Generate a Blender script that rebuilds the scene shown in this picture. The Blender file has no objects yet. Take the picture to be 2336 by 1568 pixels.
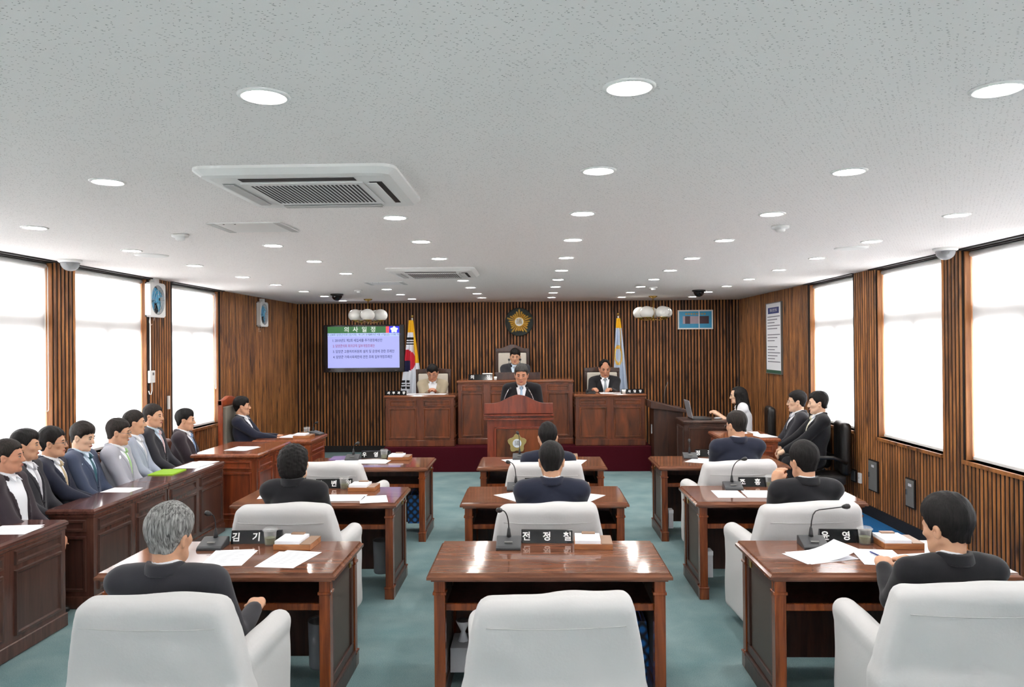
import bpy, bmesh, math, random
import numpy as np
from mathutils import Vector, Matrix

SC = bpy.context.scene
COL = SC.collection
random.seed(7)
R = math.radians

# ---------------------------------------------------------------- camera
cam = bpy.data.cameras.new('camera')
cam.sensor_width = 36.0
cam.lens = 1743.0 / 2336.0 * 36.0
cam.clip_end = 100
cam_o = bpy.data.objects.new('camera', cam)
COL.objects.link(cam_o)
YAW, PIT, ROL = .0283, .0033, -.0089
fw = Vector((-math.sin(YAW) * math.cos(PIT), math.cos(YAW) * math.cos(PIT), math.sin(PIT)))
r0 = Vector((math.cos(YAW), math.sin(YAW), 0))
u0 = r0.cross(fw)
rr = r0 * math.cos(ROL) + u0 * math.sin(ROL)
uu = u0 * math.cos(ROL) - r0 * math.sin(ROL)
mw = Matrix((rr, uu, -fw)).transposed().to_4x4()
mw.translation = (0, 0, 1.82)
cam_o.matrix_world = mw
SC.camera = cam_o

# ---------------------------------------------------------------- world, exposure
w = bpy.data.worlds.new('overcast_sky')
SC.world = w
w.use_nodes = True
bg = w.node_tree.nodes['Background']
bg.inputs[0].default_value = (1.0, .985, .975, 1)
bg.inputs[1].default_value = 13.0
SC.view_settings.view_transform = 'Standard'
SC.view_settings.look = 'None'
SC.view_settings.gamma = 1.0
SC.view_settings.exposure = 0.92
SC.view_settings.use_curve_mapping = False
LAMP = 84.0          # radiance of the ceiling downlights

# ---------------------------------------------------------------- materials
def srgb(r, g, b):
    f = lambda c: c / 12.92 if c <= .04045 else ((c + .055) / 1.055) ** 2.4
    return (f(r / 255), f(g / 255), f(b / 255), 1)

def newmat(name):
    m = bpy.data.materials.new(name)
    m.use_nodes = True
    nt = m.node_tree
    return m, nt, nt.nodes['Principled BSDF']

def N(nt, t, **kw):
    n = nt.nodes.new(t)
    for k, v in kw.items():
        if isinstance(v, (int, float, tuple)) and k in n.inputs:
            n.inputs[k].default_value = v
        else:
            setattr(n, k, v)
    return n

def plain(name, col, rough=.6, metal=0.0, var=.06, scale=30, coat=0, bump=0, bscale=None, spec=.5, sheen=0):
    """a colour with a little procedural mottling and optional fine relief"""
    m, nt, b = newmat(name)
    tc = N(nt, 'ShaderNodeTexCoord')
    no = N(nt, 'ShaderNodeTexNoise', Scale=scale, Detail=3.0)
    nt.links.new(tc.outputs['Object'], no.inputs['Vector'])
    mx = N(nt, 'ShaderNodeMix', data_type='RGBA')
    c = Vector(col[:3])
    mx.inputs[6].default_value = (*(c * (1 - var)), 1)
    mx.inputs[7].default_value = (*(c * (1 + var)), 1)
    nt.links.new(no.outputs[0], mx.inputs[0])
    nt.links.new(mx.outputs[2], b.inputs['Base Color'])
    b.inputs['Roughness'].default_value = rough
    b.inputs['Metallic'].default_value = metal
    b.inputs['Coat Weight'].default_value = coat
    b.inputs['Specular IOR Level'].default_value = spec
    if sheen: b.inputs['Sheen Weight'].default_value = sheen
    if bump:
        n2 = N(nt, 'ShaderNodeTexNoise', Scale=bscale or scale * 4, Detail=4.0)
        nt.links.new(tc.outputs['Object'], n2.inputs['Vector'])
        bu = N(nt, 'ShaderNodeBump', Strength=bump, Distance=.01)
        nt.links.new(n2.outputs[0], bu.inputs['Height'])
        nt.links.new(bu.outputs[0], b.inputs['Normal'])
    return m

def wood(name, dark, light, stretch=(40, 40, 2.5), rough=.35, coat=0, knots=False, randv=.0, spec=.5):
    m, nt, b = newmat(name)
    tc = N(nt, 'ShaderNodeTexCoord')
    oi = N(nt, 'ShaderNodeObjectInfo')
    mp = N(nt, 'ShaderNodeMapping')
    mp.inputs['Scale'].default_value = stretch
    off = N(nt, 'ShaderNodeVectorMath', operation='MULTIPLY_ADD')
    cmb = N(nt, 'ShaderNodeCombineXYZ')
    for i in range(3): nt.links.new(oi.outputs['Random'], cmb.inputs[i])
    off.inputs[1].default_value = (37, 53, 71)
    nt.links.new(cmb.outputs[0], off.inputs[0])
    nt.links.new(tc.outputs['Object'], off.inputs[2])
    nt.links.new(off.outputs[0], mp.inputs['Vector'])
    no = N(nt, 'ShaderNodeTexNoise', Scale=1.0, Detail=5.0, Roughness=.6, Distortion=.6)
    nt.links.new(mp.outputs[0], no.inputs['Vector'])
    cr = N(nt, 'ShaderNodeValToRGB')
    cr.color_ramp.elements[0].position = .32
    cr.color_ramp.elements[0].color = dark
    cr.color_ramp.elements[1].position = .68
    cr.color_ramp.elements[1].color = light
    nt.links.new(no.outputs[0], cr.inputs[0])
    last = cr.outputs[0]
    if knots:
        vo = N(nt, 'ShaderNodeTexVoronoi', Scale=1.0)
        mp2 = N(nt, 'ShaderNodeMapping')
        mp2.inputs['Scale'].default_value = (9, 9, 2.6)
        nt.links.new(off.outputs[0], mp2.inputs['Vector'])
        nt.links.new(mp2.outputs[0], vo.inputs['Vector'])
        r2 = N(nt, 'ShaderNodeValToRGB')
        r2.color_ramp.elements[0].position = .06
        r2.color_ramp.elements[0].color = (.22, .18, .15, 1)
        r2.color_ramp.elements[1].position = .24
        r2.color_ramp.elements[1].color = (1, 1, 1, 1)
        nt.links.new(vo.outputs['Distance'], r2.inputs[0])
        mu = N(nt, 'ShaderNodeMix', data_type='RGBA', blend_type='MULTIPLY')
        mu.inputs[0].default_value = 1
        nt.links.new(last, mu.inputs[6]); nt.links.new(r2.outputs[0], mu.inputs[7])
        last = mu.outputs[2]
    if randv:
        hs = N(nt, 'ShaderNodeHueSaturation')
        mr = N(nt, 'ShaderNodeMapRange')
        mr.inputs[3].default_value = 1 - randv
        mr.inputs[4].default_value = 1 + randv
        nt.links.new(oi.outputs['Random'], mr.inputs[0])
        nt.links.new(mr.outputs[0], hs.inputs['Value'])
        nt.links.new(last, hs.inputs['Color'])
        last = hs.outputs[0]
    nt.links.new(last, b.inputs['Base Color'])
    b.inputs['Roughness'].default_value = rough
    b.inputs['Coat Weight'].default_value = coat
    b.inputs['Coat Roughness'].default_value = .06
    b.inputs['Specular IOR Level'].default_value = spec
    return m

def emit(name, col, strength):
    m, nt, b = newmat(name)
    b.inputs['Base Color'].default_value = (0, 0, 0, 1)
    b.inputs['Emission Color'].default_value = col
    b.inputs['Emission Strength'].default_value = strength
    b.inputs['Roughness'].default_value = .3
    return m

M = {}
M['slat'] = wood('slat_wood', srgb(88, 52, 28), srgb(184, 120, 64), (9, 9, 1.4), .42, 0, True, .24)
M['backing'] = plain('wall_backing', srgb(26, 15, 10), .85)
M['reveal'] = wood('reveal_wood', srgb(126, 76, 40), srgb(170, 112, 62), (30, 30, 2), .45)
M['desk'] = wood('desk_wood', srgb(96, 60, 45), srgb(136, 90, 68), (3, 24, 24), .09, 0)
M['deskleg'] = wood('desk_leg_wood', srgb(92, 42, 20), srgb(150, 76, 36), (30, 30, 2.5), .25, .3, False, .12)
M['deskdark'] = wood('desk_dark_panel', srgb(52, 32, 26), srgb(82, 52, 42), (30, 30, 2.5), .35)
M['deskpanel'] = plain('side_board', srgb(86, 76, 68), .5, 0, .1, 60)
M['benchtop'] = wood('bench_top_wood', srgb(78, 46, 40), srgb(108, 70, 60), (2.5, 30, 30), .16, .4)
M['redtop'] = wood('red_top_wood', srgb(118, 62, 40), srgb(156, 92, 60), (2.5, 30, 30), .18, .4)
M['daistop'] = wood('dais_top_wood', srgb(96, 52, 32), srgb(140, 84, 52), (2.5, 30, 30), .2, .4)
M['bench'] = wood('bench_wood', srgb(80, 48, 40), srgb(104, 66, 54), (25, 25, 2.5), .22, .4)
M['benchdark'] = wood('bench_panel_wood', srgb(66, 40, 33), srgb(90, 57, 46), (25, 25, 2), .3, .2)
M['red'] = wood('red_desk_wood', srgb(100, 46, 28), srgb(150, 78, 46), (14, 14, 2.5), .22, .4)
M['redpanel'] = wood('red_panel_wood', srgb(92, 40, 25), srgb(148, 70, 38), (12, 12, 2), .28, .3)
M['dais_wood'] = wood('dais_desk_wood', srgb(72, 36, 22), srgb(128, 66, 36), (14, 14, 2), .3, .3)
M['dais_panel'] = wood('dais_panel_wood', srgb(62, 34, 20), srgb(134, 68, 32), (9, 9, 1.6), .35, .2)
M['podium'] = wood('podium_wood', srgb(96, 38, 24), srgb(150, 66, 40), (14, 14, 2), .28, .3)
M['darkwood'] = wood('dark_walnut', srgb(46, 28, 22), srgb(78, 48, 36), (14, 14, 2), .35, .2)
M['yellowwood'] = wood('blond_arm_wood', srgb(180, 135, 70), srgb(214, 172, 104), (14, 14, 4), .35)
M['redwood'] = wood('chair_frame_red', srgb(120, 50, 26), srgb(170, 80, 44), (14, 14, 4), .3)
M['white_cloth'] = plain('white_slipcover', srgb(204, 203, 203), .9, 0, .015, 8, 0, .07, 90, .2, .1)
M['seam'] = plain('slipcover_seam', srgb(198, 197, 196), .9)
M['cream'] = plain('cream_upholstery', srgb(206, 198, 186), .8, 0, .04, 20)
M['greycush'] = plain('grey_upholstery', srgb(122, 118, 108), .85)
M['black'] = plain('black_plastic', srgb(34, 34, 36), .38)
M['grey_plastic'] = plain('charcoal_plastic', srgb(62, 64, 67), .42)
M['blackgloss'] = plain('black_gloss', srgb(14, 14, 18), .12)
M['leather'] = plain('black_leather', srgb(28, 26, 26), .32, 0, .1, 40, 0, .15, 160)
M['brownleather'] = plain('brown_leather', srgb(96, 56, 44), .4, 0, .1, 40, 0, .15, 160)
M['paper'] = plain('white_paper', srgb(240, 242, 248), .8, 0, .01)
M['ink'] = plain('print_ink', srgb(120, 122, 135), .8)
M['white'] = plain('white_plastic', srgb(232, 232, 230), .45, 0, .015)
M['acgrey'] = plain('ac_flap_grey', srgb(190, 190, 188), .5)
M['acdark'] = plain('ac_slot_dark', srgb(38, 34, 34), .7)
M['lettering'] = plain('white_lettering', srgb(245, 245, 245), .6)
M['brass'] = plain('brass', srgb(206, 170, 92), .25, 1.0)
M['gold'] = plain('gold', srgb(240, 204, 110), .32, .55)
M['chrome'] = plain('chrome', srgb(210, 210, 212), .18, 1.0)
M['steel'] = plain('grey_steel', srgb(118, 118, 116), .5, .2)
M['navygreen'] = plain('dark_green_disc', srgb(26, 36, 32), .6)
M['olive_gold'] = plain('pale_gold', srgb(168, 150, 96), .45, .3)
M['green_folder'] = plain('lime_green_folder', srgb(150, 200, 30), .5)
M['purple'] = plain('purple_folder', srgb(104, 78, 132), .5)
M['bluebag'] = None
M['globe'] = plain('opal_glass', srgb(232, 232, 228), .12, 0, .01, 5, .4)
M['base'] = plain('black_baseboard', srgb(26, 22, 22), .6)
M['redcarpet'] = plain('maroon_carpet', srgb(74, 18, 29), .95, 0, .25, 120, 0, .5, 300, .1)
M['box'] = wood('memo_box_wood', srgb(142, 84, 46), srgb(184, 122, 74), (6, 40, 40), .3)
M['boxtop'] = plain('memo_box_lid', srgb(150, 116, 92), .4)
M['frame_white'] = plain('window_frame_paint', srgb(215, 205, 195), .5)
M['yellow'] = plain('yellow_fringe', srgb(232, 176, 20), .8, 0, .15, 90)
M['flagwhite'] = plain('flag_white', srgb(222, 226, 236), .8)
M['flagblue'] = plain('pale_blue_flag', srgb(190, 204, 226), .8)
M['flagred'] = plain('flag_red', srgb(196, 30, 52), .8)
M['flagnavy'] = plain('flag_navy', srgb(24, 26, 70), .8)
M['flagblack'] = plain('flag_black', srgb(18, 18, 24), .8)
M['fanblue'] = plain('fan_blade_blue', srgb(84, 178, 222), .35)
M['fandark'] = plain('fan_back_dark', srgb(60, 70, 78), .6)
M['laptop'] = plain('laptop_silver', srgb(170, 172, 178), .35, .5)
M['noticeblue'] = plain('notice_blue', srgb(58, 68, 132), .6)
M['noticegreen'] = plain('notice_green', srgb(52, 92, 72), .6)
M['picblue'] = plain('picture_blue', srgb(58, 158, 204), .3, 0, .12, 14)
M['picdark'] = plain('picture_dark', srgb(70, 44, 54), .3)
M['piclight'] = plain('picture_light', srgb(176, 160, 172), .3)
M['tea'] = plain('barley_tea', srgb(110, 116, 84), .2)
M['tag'] = plain('white_card', srgb(206, 206, 212), .7)

def carpet():
    m, nt, b = newmat('teal_carpet')
    tc = N(nt, 'ShaderNodeTexCoord')
    n1 = N(nt, 'ShaderNodeTexNoise', Scale=3.0, Detail=4.0)
    n2 = N(nt, 'ShaderNodeTexNoise', Scale=160.0, Detail=2.0)
    for n in (n1, n2): nt.links.new(tc.outputs['Object'], n.inputs['Vector'])
    ad = N(nt, 'ShaderNodeMath', operation='MULTIPLY_ADD'); ad.inputs[1].default_value = .55
    nt.links.new(n1.outputs[0], ad.inputs[0])
    mu = N(nt, 'ShaderNodeMath', operation='MULTIPLY'); mu.inputs[1].default_value = .45
    nt.links.new(n2.outputs[0], mu.inputs[0]); nt.links.new(mu.outputs[0], ad.inputs[2])
    cr = N(nt, 'ShaderNodeValToRGB')
    cr.color_ramp.elements[0].position = .3; cr.color_ramp.elements[0].color = srgb(98, 130, 135)
    cr.color_ramp.elements[1].position = .72; cr.color_ramp.elements[1].color = srgb(146, 168, 169)
    nt.links.new(ad.outputs[0], cr.inputs[0])
    nt.links.new(cr.outputs[0], b.inputs['Base Color'])
    b.inputs['Roughness'].default_value = .97
    b.inputs['Specular IOR Level'].default_value = .1
    bu = N(nt, 'ShaderNodeBump', Strength=.5, Distance=.01)
    nt.links.new(n2.outputs[0], bu.inputs['Height']); nt.links.new(bu.outputs[0], b.inputs['Normal'])
    return m
M['carpet'] = carpet()
M['bluecarpet'] = plain('blue_carpet', srgb(40, 98, 150), .97, 0, .2, 40, 0, .5, 250, .1)

def ceiling_mat():
    m, nt, b = newmat('fissured_ceiling_board')
    tc = N(nt, 'ShaderNodeTexCoord')
    def flecks(scale, sx, sy, thr, keep, rot):
        nz = N(nt, 'ShaderNodeTexNoise', Scale=14.0, Detail=2.0)
        nt.links.new(tc.outputs['Object'], nz.inputs['Vector'])
        mix = N(nt, 'ShaderNodeVectorMath', operation='MULTIPLY_ADD')
        mix.inputs[1].default_value = (.012, .012, 0)
        nt.links.new(nz.outputs['Color'], mix.inputs[0]); nt.links.new(tc.outputs['Object'], mix.inputs[2])
        mp = N(nt, 'ShaderNodeMapping')
        mp.inputs['Scale'].default_value = (sx, sy, 0.0)
        mp.inputs['Rotation'].default_value = (0, 0, rot)
        nt.links.new(mix.outputs[0], mp.inputs['Vector'])
        vo = N(nt, 'ShaderNodeTexVoronoi', Scale=scale, voronoi_dimensions='2D')
        nt.links.new(mp.outputs[0], vo.inputs['Vector'])
        lt = N(nt, 'ShaderNodeMapRange'); lt.inputs[1].default_value = thr * .5; lt.inputs[2].default_value = thr
        lt.inputs[3].default_value = 1; lt.inputs[4].default_value = 0
        nt.links.new(vo.outputs['Distance'], lt.inputs[0])
        sp = N(nt, 'ShaderNodeSeparateColor')
        nt.links.new(vo.outputs['Color'], sp.inputs[0])
        gt = N(nt, 'ShaderNodeMath', operation='LESS_THAN'); gt.inputs[1].default_value = keep
        nt.links.new(sp.outputs[0], gt.inputs[0])
        mu = N(nt, 'ShaderNodeMath', operation='MULTIPLY')
        nt.links.new(lt.outputs[0], mu.inputs[0]); nt.links.new(gt.outputs[0], mu.inputs[1])
        return mu.outputs[0]
    a = flecks(1.0, 47, 210, .20, .16, .12)
    c = flecks(1.0, 80, 80, .13, .22, -.4)
    mx = N(nt, 'ShaderNodeMath', operation='MAXIMUM')
    nt.links.new(a, mx.inputs[0]); nt.links.new(c, mx.inputs[1])
    mc = N(nt, 'ShaderNodeMix', data_type='RGBA')
    mc.inputs[6].default_value = srgb(246, 242, 240)
    mc.inputs[7].default_value = srgb(112, 108, 107)
    nt.links.new(mx.outputs[0], mc.inputs[0])
    nt.links.new(mc.outputs[2], b.inputs['Base Color'])
    b.inputs['Roughness'].default_value = .95
    b.inputs['Specular IOR Level'].default_value = .1
    return m
M['ceiling'] = ceiling_mat()

def blind_mat():
    m = bpy.data.materials.new('translucent_blind')
    m.use_nodes = True
    nt = m.node_tree
    nt.nodes.clear()
    out = N(nt, 'ShaderNodeOutputMaterial')
    d = N(nt, 'ShaderNodeBsdfDiffuse'); d.inputs[0].default_value = (.5, .5, .51, 1)
    t = N(nt, 'ShaderNodeBsdfTranslucent')
    tc = N(nt, 'ShaderNodeTexCoord')
    no = N(nt, 'ShaderNodeTexNoise', Scale=220.0, Detail=2.0)
    nt.links.new(tc.outputs['Object'], no.inputs['Vector'])
    mc = N(nt, 'ShaderNodeMix', data_type='RGBA')
    mc.inputs[6].default_value = (.74, .76, .78, 1); mc.inputs[7].default_value = (.84, .86, .88, 1)
    nt.links.new(no.outputs[0], mc.inputs[0]); nt.links.new(mc.outputs[2], t.inputs[0])
    mx = N(nt, 'ShaderNodeMixShader'); mx.inputs[0].default_value = .26
    nt.links.new(d.outputs[0], mx.inputs[1]); nt.links.new(t.outputs[0], mx.inputs[2])
    nt.links.new(mx.outputs[0], out.inputs[0])
    return m
M['blind'] = blind_mat()

def glass(name, col, rough=.03, alpha=.25, edge=.5):
    """thin clear plastic or glass: a faint reflecting film over transparency"""
    m = bpy.data.materials.new(name); m.use_nodes = True
    nt = m.node_tree; nt.nodes.clear()
    out = N(nt, 'ShaderNodeOutputMaterial')
    g = N(nt, 'ShaderNodeBsdfPrincipled'); g.inputs['Base Color'].default_value = col
    g.inputs['Roughness'].default_value = rough
    tr = N(nt, 'ShaderNodeBsdfTransparent')
    lw = N(nt, 'ShaderNodeLayerWeight', Blend=.35)
    mr = N(nt, 'ShaderNodeMapRange'); mr.inputs[3].default_value = alpha; mr.inputs[4].default_value = min(1, alpha + edge)
    nt.links.new(lw.outputs['Facing'], mr.inputs[0])
    mx = N(nt, 'ShaderNodeMixShader')
    nt.links.new(mr.outputs[0], mx.inputs[0]); nt.links.new(tr.outputs[0], mx.inputs[1]); nt.links.new(g.outputs[0], mx.inputs[2])
    nt.links.new(mx.outputs[0], out.inputs[0])
    return m
M['glass'] = glass('window_glass', (.9, .95, .95, 1), .02, .04)
M['cup'] = glass('clear_plastic', (.9, .92, .92, 1), .05, .05, .22)
M['dome'] = glass('smoked_dome', (.55, .57, .6, 1), .05, .35)
M['jar'] = glass('grey_clear_plastic', (.32, .34, .38, 1), .15, .55)

def plaid():
    m, nt, b = newmat('blue_plaid')
    tc = N(nt, 'ShaderNodeTexCoord')
    mp = N(nt, 'ShaderNodeMapping'); mp.inputs['Rotation'].default_value = (0, R(45), 0)
    nt.links.new(tc.outputs['Object'], mp.inputs['Vector'])
    w1 = N(nt, 'ShaderNodeTexWave', Scale=6.0, bands_direction='X'); w2 = N(nt, 'ShaderNodeTexWave', Scale=6.0, bands_direction='Z')
    nt.links.new(mp.outputs[0], w1.inputs['Vector']); nt.links.new(mp.outputs[0], w2.inputs['Vector'])
    mu = N(nt, 'ShaderNodeMath', operation='MULTIPLY')
    nt.links.new(w1.outputs[1], mu.inputs[0]); nt.links.new(w2.outputs[1], mu.inputs[1])
    cr = N(nt, 'ShaderNodeValToRGB')
    cr.color_ramp.elements[0].color = srgb(40, 44, 60); cr.color_ramp.elements[1].color = srgb(50, 130, 220)
    cr.color_ramp.elements[1].position = .55
    nt.links.new(mu.outputs[0], cr.inputs[0]); nt.links.new(cr.outputs[0], b.inputs['Base Color'])
    b.inputs['Roughness'].default_value = .4
    return m
M['bluebag'] = plaid()

# ---------------------------------------------------------------- mesh helpers
class MB:
    def __init__(s): s.v = []; s.f = []
    def add(s, v, f):
        o = len(s.v); s.v += [tuple(p) for p in v]; s.f += [tuple(i + o for i in q) for q in f]; return s
    def box(s, x0, x1, y0, y1, z0, z1):
        return s.add([(x0, y0, z0), (x1, y0, z0), (x1, y1, z0), (x0, y1, z0), (x0, y0, z1), (x1, y0, z1), (x1, y1, z1), (x0, y1, z1)],
                     [(0, 3, 2, 1), (4, 5, 6, 7), (0, 1, 5, 4), (1, 2, 6, 5), (2, 3, 7, 6), (3, 0, 4, 7)])
    def extr(s, prof, axis, a, b):
        """polygon prof (2-D, in the two other axes in x,y,z order) drawn along axis from a to b"""
        n = len(prof)
        def P(t, p):
            q = list(p); q.insert('xyz'.index(axis), t); return q
        v = [P(a, p) for p in prof] + [P(b, p) for p in prof]
        f = [(i, (i + 1) % n, n + (i + 1) % n, n + i) for i in range(n)]
        f += [tuple(range(n - 1, -1, -1)), tuple(range(n, 2 * n))]
        return s.add(v, f)
    def lathe(s, prof, n=20, c=(0, 0, 0), axis='z'):
        v = []; f = []
        for r, z in prof:
            for k in range(n):
                a = 2 * math.pi * k / n
                p = (r * math.cos(a), r * math.sin(a), z)
                if axis == 'y': p = (p[0], p[2], p[1])
                if axis == 'x': p = (p[2], p[0], p[1])
                v.append((p[0] + c[0], p[1] + c[1], p[2] + c[2]))
        m = len(prof)
        for i in range(m - 1):
            for k in range(n):
                f.append((i * n + k, i * n + (k + 1) % n, (i + 1) * n + (k + 1) % n, (i + 1) * n + k))
        if prof[0][0] > 1e-5: f.append(tuple(range(n - 1, -1, -1)))
        if prof[-1][0] > 1e-5: f.append(tuple(range((m - 1) * n, m * n)))
        return s.add(v, f)
    def ell(s, c, r, nu=16, nv=10):
        r = r if hasattr(r, '__len__') else (r, r, r)
        pr = [(max(math.sin(math.pi * i / nv), 1e-4), -math.cos(math.pi * i / nv)) for i in range(nv + 1)]
        t = MB().lathe(pr, nu)
        return s.add([(p[0] * r[0] + c[0], p[1] * r[1] + c[1], p[2] * r[2] + c[2]) for p in t.v], t.f)
    def tube(s, pts, rad, n=8, closed=False):
        pts = [Vector(p) for p in pts]; m = len(pts)
        rad = rad if hasattr(rad, '__len__') else [rad] * m
        v = []; f = []; up = None
        for i, p in enumerate(pts):
            a = pts[(i - 1) % m] if (i or closed) else p; b = pts[(i + 1) % m] if (i < m - 1 or closed) else p
            t = (b - a).normalized()
            if up is None:
                up = Vector((0, 0, 1)) if abs(t.z) < .9 else Vector((1, 0, 0))
            x = t.cross(up).normalized(); up = x.cross(t).normalized()
            for k in range(n):
                an = 2 * math.pi * k / n
                v.append(p + (x * math.cos(an) + up * math.sin(an)) * rad[i])
        for i in range(m if closed else m - 1):
            for k in range(n):
                j = (i + 1) % m
                f.append((i * n + k, i * n + (k + 1) % n, j * n + (k + 1) % n, j * n + k))
        if not closed:
            f.append(tuple(range(n - 1, -1, -1))); f.append(tuple(range((m - 1) * n, m * n)))
        return s.add(v, f)
    def xf(s, mat):
        s.v = [tuple(mat @ Vector(p)) for p in s.v]; return s
    def mesh(s, name, mat=None, smooth=False, bevel=0, seg=2):
        me = bpy.data.meshes.new(name)
        me.from_pydata(s.v, [], s.f)
        bm = bmesh.new(); bm.from_mesh(me)
        bmesh.ops.recalc_face_normals(bm, faces=bm.faces)
        if bevel:
            bmesh.ops.bevel(bm, geom=[e for e in bm.edges if e.is_manifold and e.calc_face_angle(0) > .5], offset=bevel, segments=seg, affect='EDGES', profile=.6, clamp_overlap=True)
        if smooth:
            for q in bm.faces: q.smooth = True
        bm.to_mesh(me); bm.free()
        if mat: me.materials.append(M[mat] if isinstance(mat, str) else mat)
        return me
    def build(s, name, mat=None, parent=None, **k):
        return link(name, s.mesh(name, mat, **k), parent)

def link(name, me, parent=None, loc=None, rot=None):
    o = bpy.data.objects.new(name, me); COL.objects.link(o)
    if parent: o.parent = parent
    if loc: o.location = loc
    if rot: o.rotation_euler = rot
    return o

def tag(o, label=None, cat=None, group=None, kind=None):
    if label: o['label'] = label
    if cat: o['category'] = cat
    if group: o['group'] = group
    if kind: o['kind'] = kind
    return o

def thing(name, label, cat, loc=(0, 0, 0), rz=0, group=None):
    o = bpy.data.objects.new(name, None); COL.objects.link(o)
    o.empty_display_size = .1
    o.location = loc; o.rotation_euler = (0, 0, rz)
    return tag(o, label, cat, group)

def copy_tree(o, loc=None, rz=None, label=None, parent=None, group=None):
    c = o.copy(); COL.objects.link(c)
    if parent: c.parent = parent
    if loc is not None: c.location = loc
    if rz is not None: c.rotation_euler = (0, 0, rz)
    if label: c['label'] = label
    if group: c['group'] = group
    for ch in list(o.children): copy_tree(ch, parent=c)
    return c

def text_mesh(body, size, mat, parent, loc, rot=(R(90), 0, 0), name='lettering', ext=.0008, bold=0, sx=1.0):
    cu = bpy.data.curves.new('tmp', 'FONT'); cu.body = body; cu.size = size
    cu.align_x = 'CENTER'; cu.align_y = 'CENTER'; cu.extrude = ext; cu.offset = bold
    cu.resolution_u = 2
    t = bpy.data.objects.new('tmp', cu); COL.objects.link(t)
    bpy.context.view_layer.update()
    me = bpy.data.meshes.new_from_object(t.evaluated_get(bpy.context.evaluated_depsgraph_get()))
    bpy.data.objects.remove(t); bpy.data.curves.remove(cu)
    me.name = name; me.materials.clear(); me.materials.append(M[mat] if isinstance(mat, str) else mat)
    o = link(name, me, parent, loc, rot); o.scale = (sx, 1, 1)
    return o

# ================================================================ the room
XL, XR, YB, YN, ZC = -4.11, 3.52, 13.2, -1.6, 2.585
SILL, HEAD = .85, 2.565
PITCH = .0545

fl = MB().box(XL - .3, XR + .3, YN - .2, YB + .2, -.1, 0).build('floor', 'carpet'); tag(fl, kind='structure', label='teal cut pile carpet covering the chamber floor')
MB().box(2.72, XR - .02, 2.5, 10.2, .0005, .004).build('carpet_strip', 'bluecarpet', fl)
ce = MB().box(XL - .3, XR + .3, YN - .2, YB + .2, ZC, ZC + .1).build('ceiling', 'ceiling'); tag(ce, kind='structure', label='white fissured acoustic board ceiling')
# wall behind the camera; its three blinded windows are unseen, added for daylight
wn = MB(); WN_ADDED = [(-3.6, -1.7), (-1.3, .7), (1.1, 3.1)]
wn.box(XL - .3, XR + .3, YN - .2, YN, 0, .7); wn.box(XL - .3, XR + .3, YN - .2, YN, HEAD, ZC)
_x = XL - .3
for _a, _b in WN_ADDED:
    wn.box(_x, _a, YN - .2, YN, .7, HEAD); _x = _b
wn.box(_x, XR + .3, YN - .2, YN, .7, HEAD)
wn = wn.build('wall_near', 'frame_white'); tag(wn, kind='structure')
for _k, (_a, _b) in enumerate(WN_ADDED):
    o = bpy.data.objects.new('window_%d' % (11 + _k), None); COL.objects.link(o); tag(o, kind='structure')  # added window out of view, there to brighten the near ceiling and chairs
    f_ = MB().box(_a, _b, YN - .18, YN - .14, .7, .75).box(_a, _b, YN - .18, YN - .14, HEAD - .05, HEAD).box(_a, _a + .05, YN - .18, YN - .14, .75, HEAD - .05).box(_b - .05, _b, YN - .18, YN - .14, .75, HEAD - .05)
    f_.build('window_frame', 'frame_white', o); MB().box((_a + _b) / 2 - .03, (_a + _b) / 2 + .03, YN - .18, YN - .14, .75, HEAD - .05).build('mullion', 'frame_white', o)
    for p, q in ((_a + .05, (_a + _b) / 2 - .03), ((_a + _b) / 2 + .03, _b - .05)): MB().box(p, q, YN - .164, YN - .158, .75, HEAD - .05).build('pane', 'glass', o)
    bl = thing('roller_blind', 'white roller blind over an added unseen window behind the camera, %s' % ['left', 'centre', 'right'][_k], 'blind', (0, YN - .06, 0), 0, 'roller blinds over the side windows')
    MB().add([(_a + .02, 0, .74), (_b - .02, 0, .74), (_b - .02, 0, HEAD), (_a + .02, 0, HEAD)], [(0, 1, 2, 3)]).build('blind_fabric', 'blind', bl)
    MB().box(_a + .02, _b - .02, -.008, .008, .715, .74).build('bottom_bar', 'white', bl)

SW, SD = .031, .0095
def slat_mesh(L, name):
    prof = [(-SW / 2, 0), (SW / 2, 0), (SW / 2 - .001, .004), (.009, .0085), (.003, SD), (-.003, SD), (-.009, .0085), (-SW / 2 + .001, .004)]
    return MB().extr(prof, 'z', 0, L).mesh(name, 'slat')
slat_full = slat_mesh(ZC - .11, 'slat')
slat_dado = slat_mesh(SILL - .11 - .03, 'slat')

# back wall: local y of a slat points into the room
wb = MB().box(XL - .3, XR + .3, YB + SD, YB + .2, 0, ZC).build('wall_back', 'backing')
tag(wb, kind='structure', label='back wall of vertical half round brown wood slats')
n = int((XR - XL) / PITCH)
for i in range(n):
    link('slat', slat_full, wb, (XL + .03 + i * PITCH, YB + SD, .11), (0, 0, math.pi))
bb = MB().box(XL, XR, YB - .012, YB + SD, 0, .11).build('baseboard_back', 'base'); tag(bb, kind='structure')

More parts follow.
